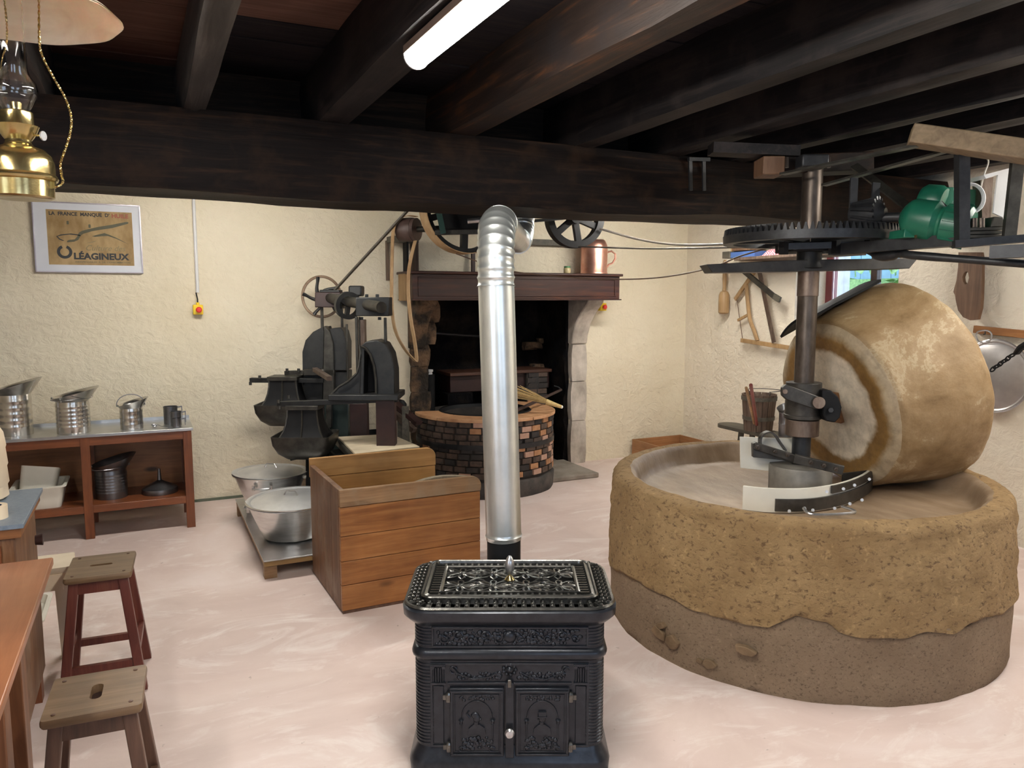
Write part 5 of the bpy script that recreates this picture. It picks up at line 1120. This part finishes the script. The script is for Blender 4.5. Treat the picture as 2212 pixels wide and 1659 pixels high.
B().plate([(1776, 843), (1795, 843), (1812, 858), (1819, 880), (1815, 902), (1804, 913), (1785, 910), (1778, 895)], F3*.09, D=3.84).build('axle_plate', BLACK, ds, bevel=.006)
B().cyl(at(1795, 886, D=3.845), at(1795, 886, D=3.825), .013, n=6).build('bolt', IRON, ds)
B().cyl(SC+V((0, 0, zy(872))), RC+V((.05, 0, 0)), .045, n=20).build('axle', IRON, ds)
GZ_ = 1.892
B().lathe([(.42, GZ_-.02), (.422, GZ_+.020), (.375, GZ_+.024), (.37, GZ_-.02), (.42, GZ_-.02)], SC, n=96, cap=False).build('crown_wheel_rim', IRON, ds, sharp=30)
b = B(); NT = 88
for k in range(NT):
    a = 2*PI*k/NT; d = V((math.cos(a), math.sin(a), 0)); t_ = V((-d.y, d.x, 0)); w1, w2 = .0115, .003
    for_, z0, z1 = 0, GZ_+.016, GZ_+.052
    q = [SC+d*r+t_*w_*s_+V((0, 0, z)) for r, w_, z in ((.419, w1, z0), (.414, w2, z1), (.380, w2, z1+.004), (.376, w1, z0)) for s_ in (-1, 1)]
    b.add(q, [[0, 1, 3, 2], [2, 3, 5, 4], [4, 5, 7, 6], [0, 2, 4, 6], [1, 7, 5, 3]])
b.build('gear_teeth', IRON, ds, kind='stuff')
for k in range(6): a = PI/3*k+.3; d = V((math.cos(a), math.sin(a), 0)); B().bar(SC+V((0, 0, GZ_-.005)), SC+d*.385+V((0, 0, GZ_-.005)), .045, .02).build('wheel_spoke', PRESS, ds)
B().box(SC+V((0, 0, GZ_-.04)), (.26, .26, .045), -YAW).build('wheel_hub', BLACK, ds, bevel=.004)
B().lathe([(.05, GZ_-.15), (.075, GZ_-.14), (.06, GZ_-.10), (.06, GZ_-.06)], SC, n=24).build('wheel_boss', PRESS, ds)
# bars below the crown wheel, grease tray
fr = thing('iron_clamp_frame', 'dark iron bars and clamps just under the mill crown wheel', 'frame', SC+V((0, 0, 1.88)))
B().bar(at(1683, 533, D=3.7), at(1900, 527, D=3.7), .03, .03).build('cross_bar', IRON, fr); B().bar(at(1700, 545, D=4.1), at(1890, 543, D=4.1), .03, .02).build('cross_bar', IRON, fr)
for x, y in ((1693, 536), (1806, 534), (1877, 532)): B().box(at(x, y, D=3.68), (.03, .03, .06)).build('clamp', BLACK, fr)
B().prism([at(x, y, D=3.82) for x, y in ((1527, 571), (1700, 562), (1984, 557), (1965, 580), (1700, 587), (1539, 589))], F3*.16).build('grease_tray', M('flat dark sheet', (.035, .032, .03), (.07, .065, .06), .4, .5), fr, bevel=.003)
sc1 = thing('rear_scraper', 'upright white scraper plate with black clamp and loop handle, left of shaft', 'scraper', at(1660, 1010, Z=.58))
B().plate([(1599, 944), (1714, 948), (1714, 1022), (1664, 1018), (1600, 1011)], F3*.014, D=4.05).build('scraper_plate', WPLAS, sc1, bevel=.002)
B().plate([(1626, 958), (1634, 956), (1722, 984), (1722, 1004), (1690, 994), (1627, 988)], F3*.03, D=3.96).build('clamp_plate', HUBM, sc1, bevel=.002)
B().bar(at(1630, 962, D=3.94), at(1715, 990, D=3.9), .02, .035).build('clamp_bar', HUBM, sc1, bevel=.002)
ribbon(cr([at(x, y, D=3.97) for x, y in ((1642, 962), (1642, 946), (1650, 936), (1662, 933), (1674, 940), (1684, 955), (1696, 972))], 6), (FH).normalized()*.04, .008, 'loop_handle', HUBM, sc1)
B().bar(at(1715, 990, D=3.86), at(1822, 1016, D=3.78), .025, .045).build('scraper_arm', HUBM, ds, bevel=.003)
for x, y, D in ((1636, 966, 3.9), (1673, 975, 3.88), (1700, 982, 3.87), (1750, 998, 3.80), (1778, 1005, 3.77), (1804, 1013, 3.75)): B().lathe([(.011, 0), (.011, .012), (.005, .014), (.005, .024)], at(x, y, D=D), -F3, 6).build('bolt', SHAFT, ds if x > 1710 else sc1)
sc2 = thing('front_scraper', 'curved white scraper blade with black straps and rod handle, front of basin', 'scraper', at(1740, 1100, Z=.585))
bl = cr([at(1604, 1100, Z=.583), at(1660, 1106, Z=.583), at(1740, 1106, Z=.583), at(1810, 1094, Z=.583), at(1856, 1076, Z=.583), at(1876, 1062, Z=.583)], 6)
def wall_strip(pts, z0, z1, th, nm, m, parent, off=0.0):
    b = B(); rs = []
    for i, p in enumerate(pts):
        d = (pts[min(i+1, len(pts)-1)]-pts[max(i-1, 0)]); d.z = 0; d.normalize(); n_ = V((d.y, -d.x, 0)); c = V((p.x, p.y, 0))+n_*off
        rs.append([c+n_*th/2+V((0, 0, z0)), c+n_*th/2+V((0, 0, z1)), c-n_*th/2+V((0, 0, z1)), c-n_*th/2+V((0, 0, z0))])
    return b.rings(rs).build(nm, m, parent, bevel=.001)
wall_strip(bl, .583, .700, .014, 'scraper_blade', WPLAS, sc2)
wall_strip(bl[7:], .592, .652, .010, 'lower_strap', HUBM, sc2, .014); wall_strip(bl[16:], .662, .700, .010, 'upper_strap', HUBM, sc2, .014)
bk = [bl[-1], at(1878, 1055, Z=.60), at(1850, 1035, Z=.66), at(1820, 1022, Z=.70)]; wall_strip(cr([V((p.x, p.y, 0)) for p in bk], 6), .655, .70, .010, 'return_strap', HUBM, sc2)
hq = [at(1736, 1098, D=3.50), at(1758, 1112, D=3.44), at(1846, 1107, D=3.47), at(1818, 1094, D=3.54)]; B().tube(cr(hq, 5), .007, 10).build('rod_handle', STEEL, sc2)
for x, y, D in ((1705, 1104, 3.55), (1738, 1098, 3.53), (1756, 1102, 3.53), (1803, 1098, 3.56), (1836, 1088, 3.6), (1862, 1080, 3.64), (1786, 1062, 3.6), (1822, 1056, 3.62), (1846, 1048, 3.66), (1878, 1035, 3.7)): B().cyl(at(x, y, D=D+.02), at(x, y, D=D-.02), .008, n=6).build('bolt', STEEL, sc2)
# curved black guard lying on top of the runner
gd = thing('stone_guard', 'curved black sheet guard over the top of the runner stone', 'guard', RC+V((.1, 0, .5)))
b = B(); rs = []; RM = Matrix.Translation(RC) @ Matrix.Rotation(RZ, 4, 'Z') @ Matrix.Rotation(TL, 4, 'Y')
for i in range(11):
    a = math.radians(91+i*4.2); q = []
    for x, t_ in ((.0, .045), (.12, .04), (.24, .03), (.36, .02), (.45, .015)): q.append((x, .453+.2485*x+t_))
    rs.append([RM @ V((x, -math.cos(a)*r, math.sin(a)*r)) for x, r in q+[(x, r+.014) for x, r in q[::-1]]])
b.rings(rs).build('guard_sheet', BLACK, gd)

# ================================================================ OVERHEAD DRIVE ON THE RIGHT
od = thing('motor_frame', 'dark iron hanging frame with braces beside the mill gear', 'frame', at(1950, 540, D=3.4))
tm = thing('support_timber', 'pale squared timber end under the joists at the right edge', 'beam', at(2080, 300, D=3.1))
B().bar(at(1966, 292, D=3.15), at(2330, 345, D=2.95), .13, .075).build('timber', TIMB, tm, bevel=.005)
tm2 = thing('bearing_block', 'short dark brown timber block carrying the shaft head', 'block', at(1740, 350, D=3.9))
B().bar(at(1640, 362, D=3.85), at(1870, 352, D=3.9), .16, .09).build('timber', BEAM, tm2, bevel=.006)
B().bar(at(1638, 362, D=3.83), at(1685, 362, D=3.83), .15, .088).build('bared_end', OWOOD, tm2, bevel=.006)
B().box(at(1754, 350, D=3.72), (.13, .1, .06), -YAW).build('bearing_cap', IRON, tm2, bevel=.008)
for x in (1700, 1762, 1790): B().cyl(at(x, 340, D=3.7), at(x, 362, D=3.7), .010, n=6).build('bolt', SHAFT, tm2)
B().bar(at(1535, 322, D=3.8), at(1720, 330, D=3.8), .12, .05).build('packing_board', JOIST, tm2)
b = lambda p, q, w_, h, D1, D2, nm, m=IRON, par=od, up=V((0, 0, 1)): B().bar(at(*p, D=D1), at(*q, D=D2), w_, h, up).build(nm, m, par)
b((1690, 376), (1985, 314), .045, .010, 3.7, 3.15, 'stay_bar', PRESSG); b((1780, 400), (2060, 322), .04, .010, 3.75, 3.2, 'stay_bar', PRESSG)
b((2078, 316), (2078, 525), .045, .04, 3.15, 3.2, 'hanger', IRON, od, F3); b((2040, 316), (2078, 318), .05, .012, 3.15, 3.15, 'hanger_head', PRESSG)
b((2200, 330), (2178, 525), .05, .02, 3.1, 3.15, 'hanger', PRESSG, od, F3)
b((1845, 358), (2068, 528), .04, .012, 3.75, 3.25, 'brace', PRESSG, od, F3); b((2000, 412), (2066, 480), .035, .02, 3.5, 3.25, 'brace', IRON, od, F3)
b((1800, 540), (2080, 518), .08, .05, 3.75, 3.25, 'bed_rail', IRON); b((2060, 528), (2230, 514), .08, .03, 3.2, 3.1, 'bed_rail', IRON); b((2140, 545), (2240, 541), .06, .05, 3.1, 3.0, 'bed_rail', IRON)
lv = thing('long_lever', 'long dark iron lever reaching from the gear to the right edge', 'lever', at(2000, 560, D=3.3))
B().tube(cr([at(1838, 536, D=3.75), at(1870, 538, D=3.7), at(1905, 552, D=3.6), at(1945, 548, D=3.5), at(1990, 553, D=3.4), at(2240, 572, D=3.1)], 6), [.010]*5+[.02]*5+[.026]*7+[.019]*9+[.017]*5, 12).build('lever_bar', IRON, lv)
pn = thing('pinion', 'dark toothed pinion and hub resting on the crown wheel', 'gear', at(1885, 460, D=3.55))
p0_, p1_ = at(1838, 466, D=3.62), at(1915, 458, D=3.50)
B().lathe([(.03, 0), (.045, .005), (.05, .02), (.062, .10), (.06, .13), (.03, .15), (.02, .16)], p0_, p1_-p0_, 28).build('pinion_core', IRON, pn)
b2 = B(); 
ax_ = (p1_-p0_).normalized(); u1 = ax_.orthogonal().normalized(); u2 = ax_.cross(u1)
for k in range(16):
    a = 2*PI*k/16; d = u1*math.cos(a)+u2*math.sin(a); d2 = u1*math.cos(a+.35)+u2*math.sin(a+.35)
    b2.bar(p0_+ax_*.02+d*.052, p0_+ax_*.13+d2*.068, .010, .016, d)
b2.build('pinion_teeth', IRON, pn, kind='stuff')
for x, y0, y1 in ((1845, 385, 480), (1893, 395, 440)): B().bar(at(x, y0, D=3.6), at(x-4, y1, D=3.6), .035, .012, F3).build('hanger_strap', IRON, pn)
B().cyl(at(1908, 470, D=3.52), at(1962, 468, D=3.45), .022, n=16).build('pinion_shaft', IRON, pn)
gm = thing('electric_motor', 'green electric gear motor hanging right of the mill wheel', 'motor', at(2000, 500, D=3.42))
m0, m1 = at(1952, 468, D=3.42), at(2075, 488, D=3.28); ax_ = (m1-m0)
B().lathe([(.03, -.01), (.05, 0), (.075, .02), (.085, .04), (.088, .13), (.07, .15), (.072, .16), (.085, .17), (.085, .26), (.07, .275)], m0, ax_, 32).build('gear_housing', GREEN, gm)
u1 = ax_.normalized().orthogonal().normalized(); u2 = ax_.normalized().cross(u1); an = ax_.normalized()
for k in range(14): a = 2*PI*k/14; d = u1*math.cos(a)+u2*math.sin(a); B().bar(m0+an*.175+d*.088, m0+an*.26+d*.088, .004, .016, d).build('cooling_fin', GREEN, gm)
B().lathe([(.03, 0), (.055, .01), (.07, .03), (.072, .09), (.06, .11), (.03, .115)], at(1985, 430, D=3.5)+V((0, 0, 0)), at(2060, 440, D=3.4)-at(1985, 430, D=3.5), 24).build('motor_body', GREEN, gm)
B().prism([at(x, y, D=3.42) for x, y in ((2013, 405), (2062, 404), (2066, 440), (2030, 448), (2010, 430))], F3*.08).build('terminal_box', GREEN, gm, bevel=.006)
B().prism([at(x, y, D=3.36) for x, y in ((1955, 494), (2070, 500), (2070, 515), (1952, 513))], F3*.14).build('motor_foot', GREEN, gm, bevel=.004)
B().box(at(2018, 478, D=3.30), (.012, .02, .035), -YAW).build('rating_plate', RUSTY, gm)
for x, y in ((1984, 451), (2013, 448), (1978, 512), (2035, 509)): B().cyl(at(x, y+3, D=3.33), at(x, y-4, D=3.33), .006, n=6).build('bolt', BRASS, gm)
B().prism([at(x, y, D=3.3) for x, y in ((2090, 408), (2108, 410), (2106, 445), (2090, 448))], F3*.03).build('junction_cover', GREEN, gm)
hs = thing('coiled_cable', 'coil of pale grey cable hanging in the iron frame', 'cable', at(2100, 430, D=3.25))
for k in range(3): B().tube([at(2098+math.cos(t)*(24+k*3), 428+math.sin(t)*(28+k*2), D=3.25-k*.01) for t in [2*PI*i/28 for i in range(28)]], .0035, 6, close=True).build('cable_turn', PAINTW, hs)
B().tube(cr([at(2118, 410, D=3.25), at(2125, 380, D=3.25), at(2135, 350, D=3.25), at(2128, 338, D=3.25)], 6), .0035, 6).build('cable_end', WPLAS, hs)
cv = thing('belt_cover', 'pale grey sheet cover at the right edge in the iron frame', 'cover', at(2160, 440, D=3.2))
B().plate([(2125, 378), (2185, 362), (2185, 368), (2130, 386)], F3*.12, D=3.2).build('cover_top', PAINTW, cv); B().plate([(2156, 376), (2185, 368), (2168, 470), (2146, 460)], F3*.01, D=3.22).build('cover_side', PAINTW, cv)
B().plate([(2118, 388), (2146, 382), (2140, 470), (2122, 474)], F3*.06, D=3.28).build('cover_back', RUSTY, cv)
gbx = thing('gearbox_stack', 'stack of grey finned iron plates on the hanging frame', 'gearbox', at(2135, 515, D=3.15))
for i in range(4): B().plate([(2096-i*1.5, 492+i*8), (2170+i*1.5, 490+i*8), (2172+i*1.5, 496+i*8), (2095-i*1.5, 498+i*8)], F3*.16, D=3.18).build('finned_plate', PRESSG, gbx)
B().plate([(2146, 468), (2168, 468), (2172, 490), (2140, 491)], F3*.1, D=3.2).build('gear_head', PRESSG, gbx, bevel=.004)
for x in (2104, 2120): B().cyl(at(x, 492, D=3.2), at(x, 472, D=3.2), .013, n=12).build('oil_cup', SHAFT, gbx)
us = thing('iron_staple', 'pair of dark iron straps folded over the beam, left of the mill shaft', 'strap', at(1505, 380, Y=3.58))
for x in (1491, 1520): B().bar(at(x, 343, Y=3.575), at(x+1, 412, Y=3.585), .022, .010, V((0, 1, 0))).build('strap_leg', IRON, us)
B().bar(at(1487, 344, Y=3.575), at(1532, 345, Y=3.575), .02, .02).build('strap_top', IRON, us)

# ================================================================ RIGHT WALL THINGS
XW = WX
c0, c1_ = at(1575, 559, X=4.75), at(1790, 556, X=4.75)
shf = thing('wall_shelf', 'high pale wooden shelf on the right wall behind the mill wheel', 'shelf', (4.9, 5.2, c0.z))
B().bx((4.70, at(1800, 556, X=4.7).y, 1.93), (XW, at(1585, 556, X=4.7).y, 1.955)).build('shelf_board', BARK, shf, bevel=.003)

zs_ = 1.955
t = thing('blue_box', 'flat blue box on the high wall shelf', 'box', (4.8, 5.35, zs_)); B().bx((4.72, 5.12, zs_), (4.98, 5.50, zs_+.05)).build('box_body', M('blue card', (.05, .11, .30), (.07, .14, .36), .6), t, bevel=.003); B().bx((4.71, 5.42, zs_+.0), (4.99, 5.52, zs_+.06)).build('box_lid', BENCHW, t, bevel=.003)
t = thing('wooden_box', 'small brown wooden box on top of the blue box', 'box', (4.85, 5.35, zs_+.06)); B().bx((4.75, 5.24, zs_+.061), (4.95, 5.44, zs_+.12)).build('box_body', OWOOD, t, bevel=.003); B().bx((4.75, 5.44, zs_+.061), (4.95, 5.455, zs_+.12)).build('end_board', LWOOD, t)
t = thing('checked_cloth', 'red and white checked cloth heaped on the high wall shelf', 'cloth', (4.85, 4.9, zs_))
def checkm():
    m, nt, b = nmat('red check'); k = nt.nodes.new('ShaderNodeTexChecker'); k.inputs['Scale'].default_value = 70; k.inputs[1].default_value = (.55, .04, .08, 1); k.inputs[2].default_value = (.7, .45, .48, 1)
    nt.links.new(coords(nt, (1, 1, 1)).outputs[0], k.inputs[0]); nt.links.new(k.outputs[0], b.inputs['Base Color']); b.inputs['Roughness'].default_value = .9; return m
rs = []
for i in range(11):
    yy = 4.72+i*.035; h_ = .02+.05*math.sin(PI*i/10)+.012*math.sin(i*2.3); rs.append([V((4.72, yy, zs_+.001)), V((4.78, yy, zs_+h_)), V((4.85, yy, zs_+h_*1.2+.01)), V((4.93, yy, zs_+h_)), V((4.98, yy, zs_+.001))])
B().rings(rs).build('cloth_folds', checkm(), t)
# mallet
a = at(1572, 560, X=4.99); z1_ = at(1565, 678, X=4.99).z; mal = thing('wooden_mallet', 'light wooden beetle mallet hanging on the right wall near the corner', 'mallet', (4.985, a.y, z1_))
yy = at(1565, 640, X=4.99).y; zt = at(1565, 633, X=4.99).z
B().lathe([(.035, z1_), (.05, z1_+.012), (.052, (z1_+zt)/2), (.050, zt-.02), (.038, zt+.01), (.02, zt+.02)], (4.985, yy, 0), n=20).build('mallet_head', LWOOD, mal)
B().lathe([(.020, zt+.015), (.017, zt+.06), (.021, zt+.14), (.018, zt+.25), (.022, zt+.29), (.012, zt+.31)], (4.985, yy, 0), n=14).build('handle', LWOOD, mal)
# frame saw: points measured on the wall plane
sw = thing('frame_saw', 'old wooden frame saw with a cord hanging on the right wall', 'saw', at(1640, 745, X=4.99)); wpt = lambda x, y, X=4.99: at(x, y, X=X)
def wbar(x0, y0, x1, y1, w_, th, nm, m, par, X=4.99): B().bar(wpt(x0, y0, X), wpt(x1, y1, X), th, w_, V((0, 1, 0)).cross(V((1, 0, 0))) if 0 else (wpt(x1, y1, X)-wpt(x0, y0, X)).normalized().cross(V((1, 0, 0)))).build(nm, m, par, bevel=.003)
wbar(1588, 647, 1638, 575, .035, .022, 'saw_arm', LWOOD, sw); wbar(1601, 735, 1710, 752, .038, .022, 'saw_arm', LWOOD, sw)
B().tube(cr([wpt(1612, 612), wpt(1615, 650), wpt(1620, 690), wpt(1628, 712), wpt(1636, 736)], 5), .018, 8).build('saw_stretcher', LWOOD, sw)
wbar(1640, 585, 1672, 740, .05, .006, 'saw_blade', RUSTY, sw, 4.965); wbar(1594, 692, 1616, 680, .025, .02, 'toggle_stick', LWOOD, sw)
B().tube([wpt(1592, 648), wpt(1598, 690), wpt(1604, 732)], .004, 6).build('saw_cord', WIRE, sw)
t = thing('pruning_blade', 'dark slanting iron tool hanging across the frame saw', 'tool', wpt(1650, 620, 4.94))
B().bar(wpt(1606, 585, 4.93), wpt(1678, 645, 4.93), .02, .045, V((0, .5, 1))).build('tool_bar', PRESSG, t, bevel=.002); B().bar(wpt(1672, 640, 4.93), wpt(1685, 648, 4.93), .022, .048, V((0, .5, 1))).build('tool_tip', BENCHW, t)
# oak board with a hand hole
t = thing('holed_board', 'old brown wooden board with a slot, hanging on the right wall', 'board', wpt(2090, 690))
bp = [(2070, 545), (2121, 545), (2121, 600), (2119, 660), (2113, 690), (2094, 692), (2078, 684), (2066, 665), (2064, 640), (2059, 630), (2066, 606), (2070, 575)]
hp = [(2082, 590), (2086, 586), (2091, 588), (2093, 600), (2090, 612), (2085, 615), (2080, 608), (2079, 598)]
outp = [wpt(x, y, 4.97) for x, y in bp]; inp = [wpt(x, y, 4.97) for x, y in hp]; cen = sum(inp, V())/8
def ang(p): return math.atan2(p.z-cen.z, p.y-cen.y)
NA = 36; ro, ri = [], []
def hit(poly, a):
    d = V((0, math.cos(a), math.sin(a))); best = None
    for p, q in zip(poly, poly[1:]+poly[:1]):
        e = q-p; den = d.y*e.z-d.z*e.y
        if abs(den) < 1e-9: continue
        w0 = p-cen; s_ = (w0.y*e.z-w0.z*e.y)/den; u_ = (w0.y*d.z-w0.z*d.y)/den
        if s_ > 0 and -1e-6 <= u_ <= 1+1e-6 and (best is None or s_ > best): best = s_
    return cen+d*(best or .01)
ro = [hit(outp, 2*PI*i/NA) for i in range(NA)]; ri = [hit(inp, 2*PI*i/NA) for i in range(NA)]
B().rings([ro, ri, [p+V((.03, 0, 0)) for p in ri], [p+V((.03, 0, 0)) for p in ro]], cap=False, close=True).build('board_plate', OWOOD, t)
t = thing('hanging_rail', 'orange brown wooden rail with hooks on the right wall', 'rail', wpt(2160, 722, 5.02)); B().bar(wpt(2105, 711, 5.025), wpt(2330, 734, 5.025), .03, .05).build('rail_board', wood('orange rail wood', (.22, .08, .02), (.34, .14, .04), (.4, .2, .07), 1), t, bevel=.003)
B().tube([wpt(2128, 714, 5.0), wpt(2128, 722, 4.97), wpt(2124, 722, 4.96)], .004, 6).build('hook', IRON, t)
t = thing('hanging_pot_lid', 'large round grey pot lid hanging from the wall rail at right', 'lid', wpt(2150, 890, 4.97)); c = wpt(2148, 812, 4.98)
B().lathe([(.235, 0), (.238, .006), (.225, .010), (.215, .004), (.2, .012), (.1, .022), (0, .025)], c, (-1, 0, 0), 64, cap=True).build('lid_disc', LIDM, t)
B().tube([c+V((-.004, .235*math.cos(a), .235*math.sin(a))) for a in [2*PI*i/64 for i in range(64)]], .006, 8, close=True).build('rolled_edge', STEEL, t)
B().tube(cr([wpt(2108, 723, 4.96), wpt(2114, 716, 4.95), wpt(2132, 714, 4.95), wpt(2142, 722, 4.95), wpt(2138, 736, 4.95), wpt(2128, 739, 4.96), wpt(2114, 737, 4.96), wpt(2108, 723, 4.96)], 5), .005, 8).build('lid_handle', STEEL, t)
ch = thing('iron_chain', 'black iron chain slanting from the right edge to the runner stone', 'chain', at(2143, 800, D=3.6)); e0, e1 = at(2141, 800, D=3.62), at(2190, 765, D=3.5); lk = None; N = 6
for i in range(N):
    c = e0.lerp(e1, (i+.5)/N); d = (e1-e0).normalized(); x_ = d.orthogonal().normalized(); x_ = (Matrix.Rotation(PI/2*(i % 2)+.4, 3, d) @ x_); L_ = (e1-e0).length/N*.72
    R_ = Matrix((x_, d, x_.cross(d))).transposed().to_4x4(); mw = WM[ch.name].inverted() @ Matrix.Translation(c) @ R_
    if lk is None:
        lk = B().tube([(math.cos(t)*.010, math.sin(t)*L_*(1.0 if abs(math.sin(t)) > .5 else .8), 0) for t in [2*PI*k/14 for k in range(14)]], .0035, 6, close=True).build('link', BLACK, ch, world=False); lk.matrix_local = mw
    else: inst(lk, ch, mw)
B().tube([e1, at(2198, 760, D=3.48), at(2204, 752, D=3.46), at(2300, 690, D=3.3)], [.006, .014, .016, .013], 8).build('turnbuckle', BLACK, ch)
# plank bench, bucket, can, crate
bt_ = thing('plank_bench', 'narrow dark plank bench with rounded end behind the mill', 'bench', (4.55, 5.0, 0)); ZB = .47
e = at(1560, 912, Z=ZB+.0); f_ = V((4.72, 4.3, ZB)); d = (f_-V((e.x, e.y, ZB))).normalized(); n_ = V((-d.y, d.x, 0)); hw = .11; base = V((e.x, e.y, ZB))+d*hw
po_ = [base+(d*math.cos(a)+n_*math.sin(a))*hw for a in [PI/2+PI*i/12 for i in range(13)]]+[f_-n_*hw, f_+n_*hw]
B().prism([p-V((0, 0, .03)) for p in po_], (0, 0, .03)).build('plank', BENCHW, bt_, bevel=.004)
for q in (.22, .95):
    for s_ in (-1, 1): p = base+d*q+n_*s_*.06; B().bar(p-V((0, 0, .03)), V((p.x, p.y, 0))+n_*s_*.04, .035, .035, V((0, 1, 0))).build('leg', BENCHW, bt_)
c = at(1646, 930, D=5.35); c.z = ZB; t_u = .0; c = base+d*.36; bk_ = thing('stave_bucket', 'grey brown wooden stave bucket with wire bail on the plank bench', 'bucket', c)
NS = 18; Hb = .315
for k in range(NS):
    a0, a1 = 2*PI*k/NS, 2*PI*(k+1)/NS-.03; q = []
    for z, r in ((0, .118), (Hb, .146)):
        q += [c+V((math.cos(a)*rr, math.sin(a)*rr, z)) for a, rr in ((a0, r), (a1, r), (a1, r-.012), (a0, r-.012))]
    B().add(q, [[3, 2, 1, 0], [4, 5, 6, 7], [0, 1, 5, 4], [1, 2, 6, 5], [2, 3, 7, 6], [3, 0, 4, 7]]).build('stave', BARK, bk_)
B().cyl(c+V((0, 0, .01)), c+V((0, 0, .02)), .095, n=24).build('bottom', BARK, bk_)
for z, r in ((.11, .1285), (.28, .1445)): B().lathe([(r, z-.016), (r+.004, z-.016), (r+.006, z+.016), (r, z+.016)], c, n=36, cap=False).build('hoop', BENCHW, bk_)
ea = RT; 
for s_ in (-1, 1):
    p = c+(RT*.3*s_-FH*.95*s_).normalized()*.144+V((0, 0, Hb)); B().tube([p+V((0, 0, 0)), p+V((0, 0, .02))+RT*.01, p+V((0, 0, .035)), p+V((0, 0, .02))-RT*.01, p], .003, 6).build('ear_ring', IRON, bk_)
p_, q_ = c+(RT*.3-FH*.95).normalized()*.144+V((0, 0, Hb+.03)), c-(RT*.3-FH*.95).normalized()*.144+V((0, 0, Hb+.03))
B().tube(cr([p_, p_+RT*.10+V((0, 0, .012)), (p_+q_)/2+RT*.17+V((0, 0, .005)), q_+RT*.11, q_], 5), .003, 6).build('wire_bail', IRON, bk_)
t = thing('red_stick', 'dark red turned stick standing in the stave bucket', 'stick', c+V((-.05, 0, .05))); B().tube([c+V((-.02, -.01, .03)), at(1622, 832, D=5.3)], .013, 10).build('stick', M('red lacquer', (.20, .03, .03), (.26, .05, .04), .35), t)
t = thing('tan_stick', 'tan wooden stick leaning in the stave bucket beside the red one', 'stick', c+V((-.04, .02, .05))); B().tube([c+V((-.01, .03, .03)), at(1612, 838, D=5.34)], .011, 8).build('stick', LWOOD, t)
c = base+d*.68; t = thing('slim_canister', 'slim grey metal canister on the bench behind the mill shaft', 'canister', c)
B().lathe([(.055, 0), (.055, .10), (.057, .105), (.055, .11), (.055, .19), (.057, .195), (.055, .20)], c, n=28, cap=False).build('canister_body', TIND, t); B().lathe([(.054, .20), (.075, .25), (.073, .25), (.05, .2)], c, n=28, cap=False, fn=lambda tt, r, z, j: (r, z+(.03*math.cos(tt) if j in (1, 2) else 0))).build('pouring_collar', TIND, t)
cc = [at(1392, 955, Z=.17), at(1465, 934, Z=.17)]; t = thing('floor_crate', 'shallow orange wooden crate on the floor in the far corner', 'crate', (4.68, 6.15, 0)); x0, x1, y0, y1 = 4.38, 4.98, 5.90, 6.40
for a_, b_ in (((x0, y0), (x1, y0+.018)), ((x0, y1-.018), (x1, y1)), ((x0, y0+.018), (x0+.018, y1-.018)), ((x1-.018, y0+.018), (x1, y1-.018))): B().bx((a_[0], a_[1], .0), (b_[0], b_[1], .19)).build('crate_side', wood('crate pine %d' % random.randint(0, 99), (.30, .13, .05), (.40, .19, .08), (.46, .25, .12), 0 if b_[0]-a_[0] > .1 else 1), t)
B().bx((x0+.018, y0+.018, .01), (x1-.018, y1-.018, .025)).build('crate_bottom', PINE, t)
b = B().bx((-3.0, WY-.012, 0), (2.02, WY, .02)); struct(b.build('trim_1', M('greenish joint', (.10, .13, .09), (.2, .2, .16), .9)))

# repeats share a group phrase
GR = {'funnel_can': 'tin pouring cans', 'pouring_can': 'tin pouring cans', 'bail_can': 'tin pouring cans', 'shelf_can': 'tin pouring cans', 'measure_cup': 'tin measure cups',
      'wooden_stool': 'wooden stools by the table', 'press_trough': 'troughs of the oil press', 'aluminium_pot': 'aluminium pots on the platform', 'pot_lid': 'lids of the aluminium pots',
      'emergency_stop': 'emergency stop buttons on the back wall', 'drive_belt': 'drive cords between pulleys and mill', 'tube_light': 'fluorescent lights on the joists'}
for o in COL.objects:
    k = o.name.split('.')[0]
    if o.parent is None and k in GR: o['group'] = GR[k]
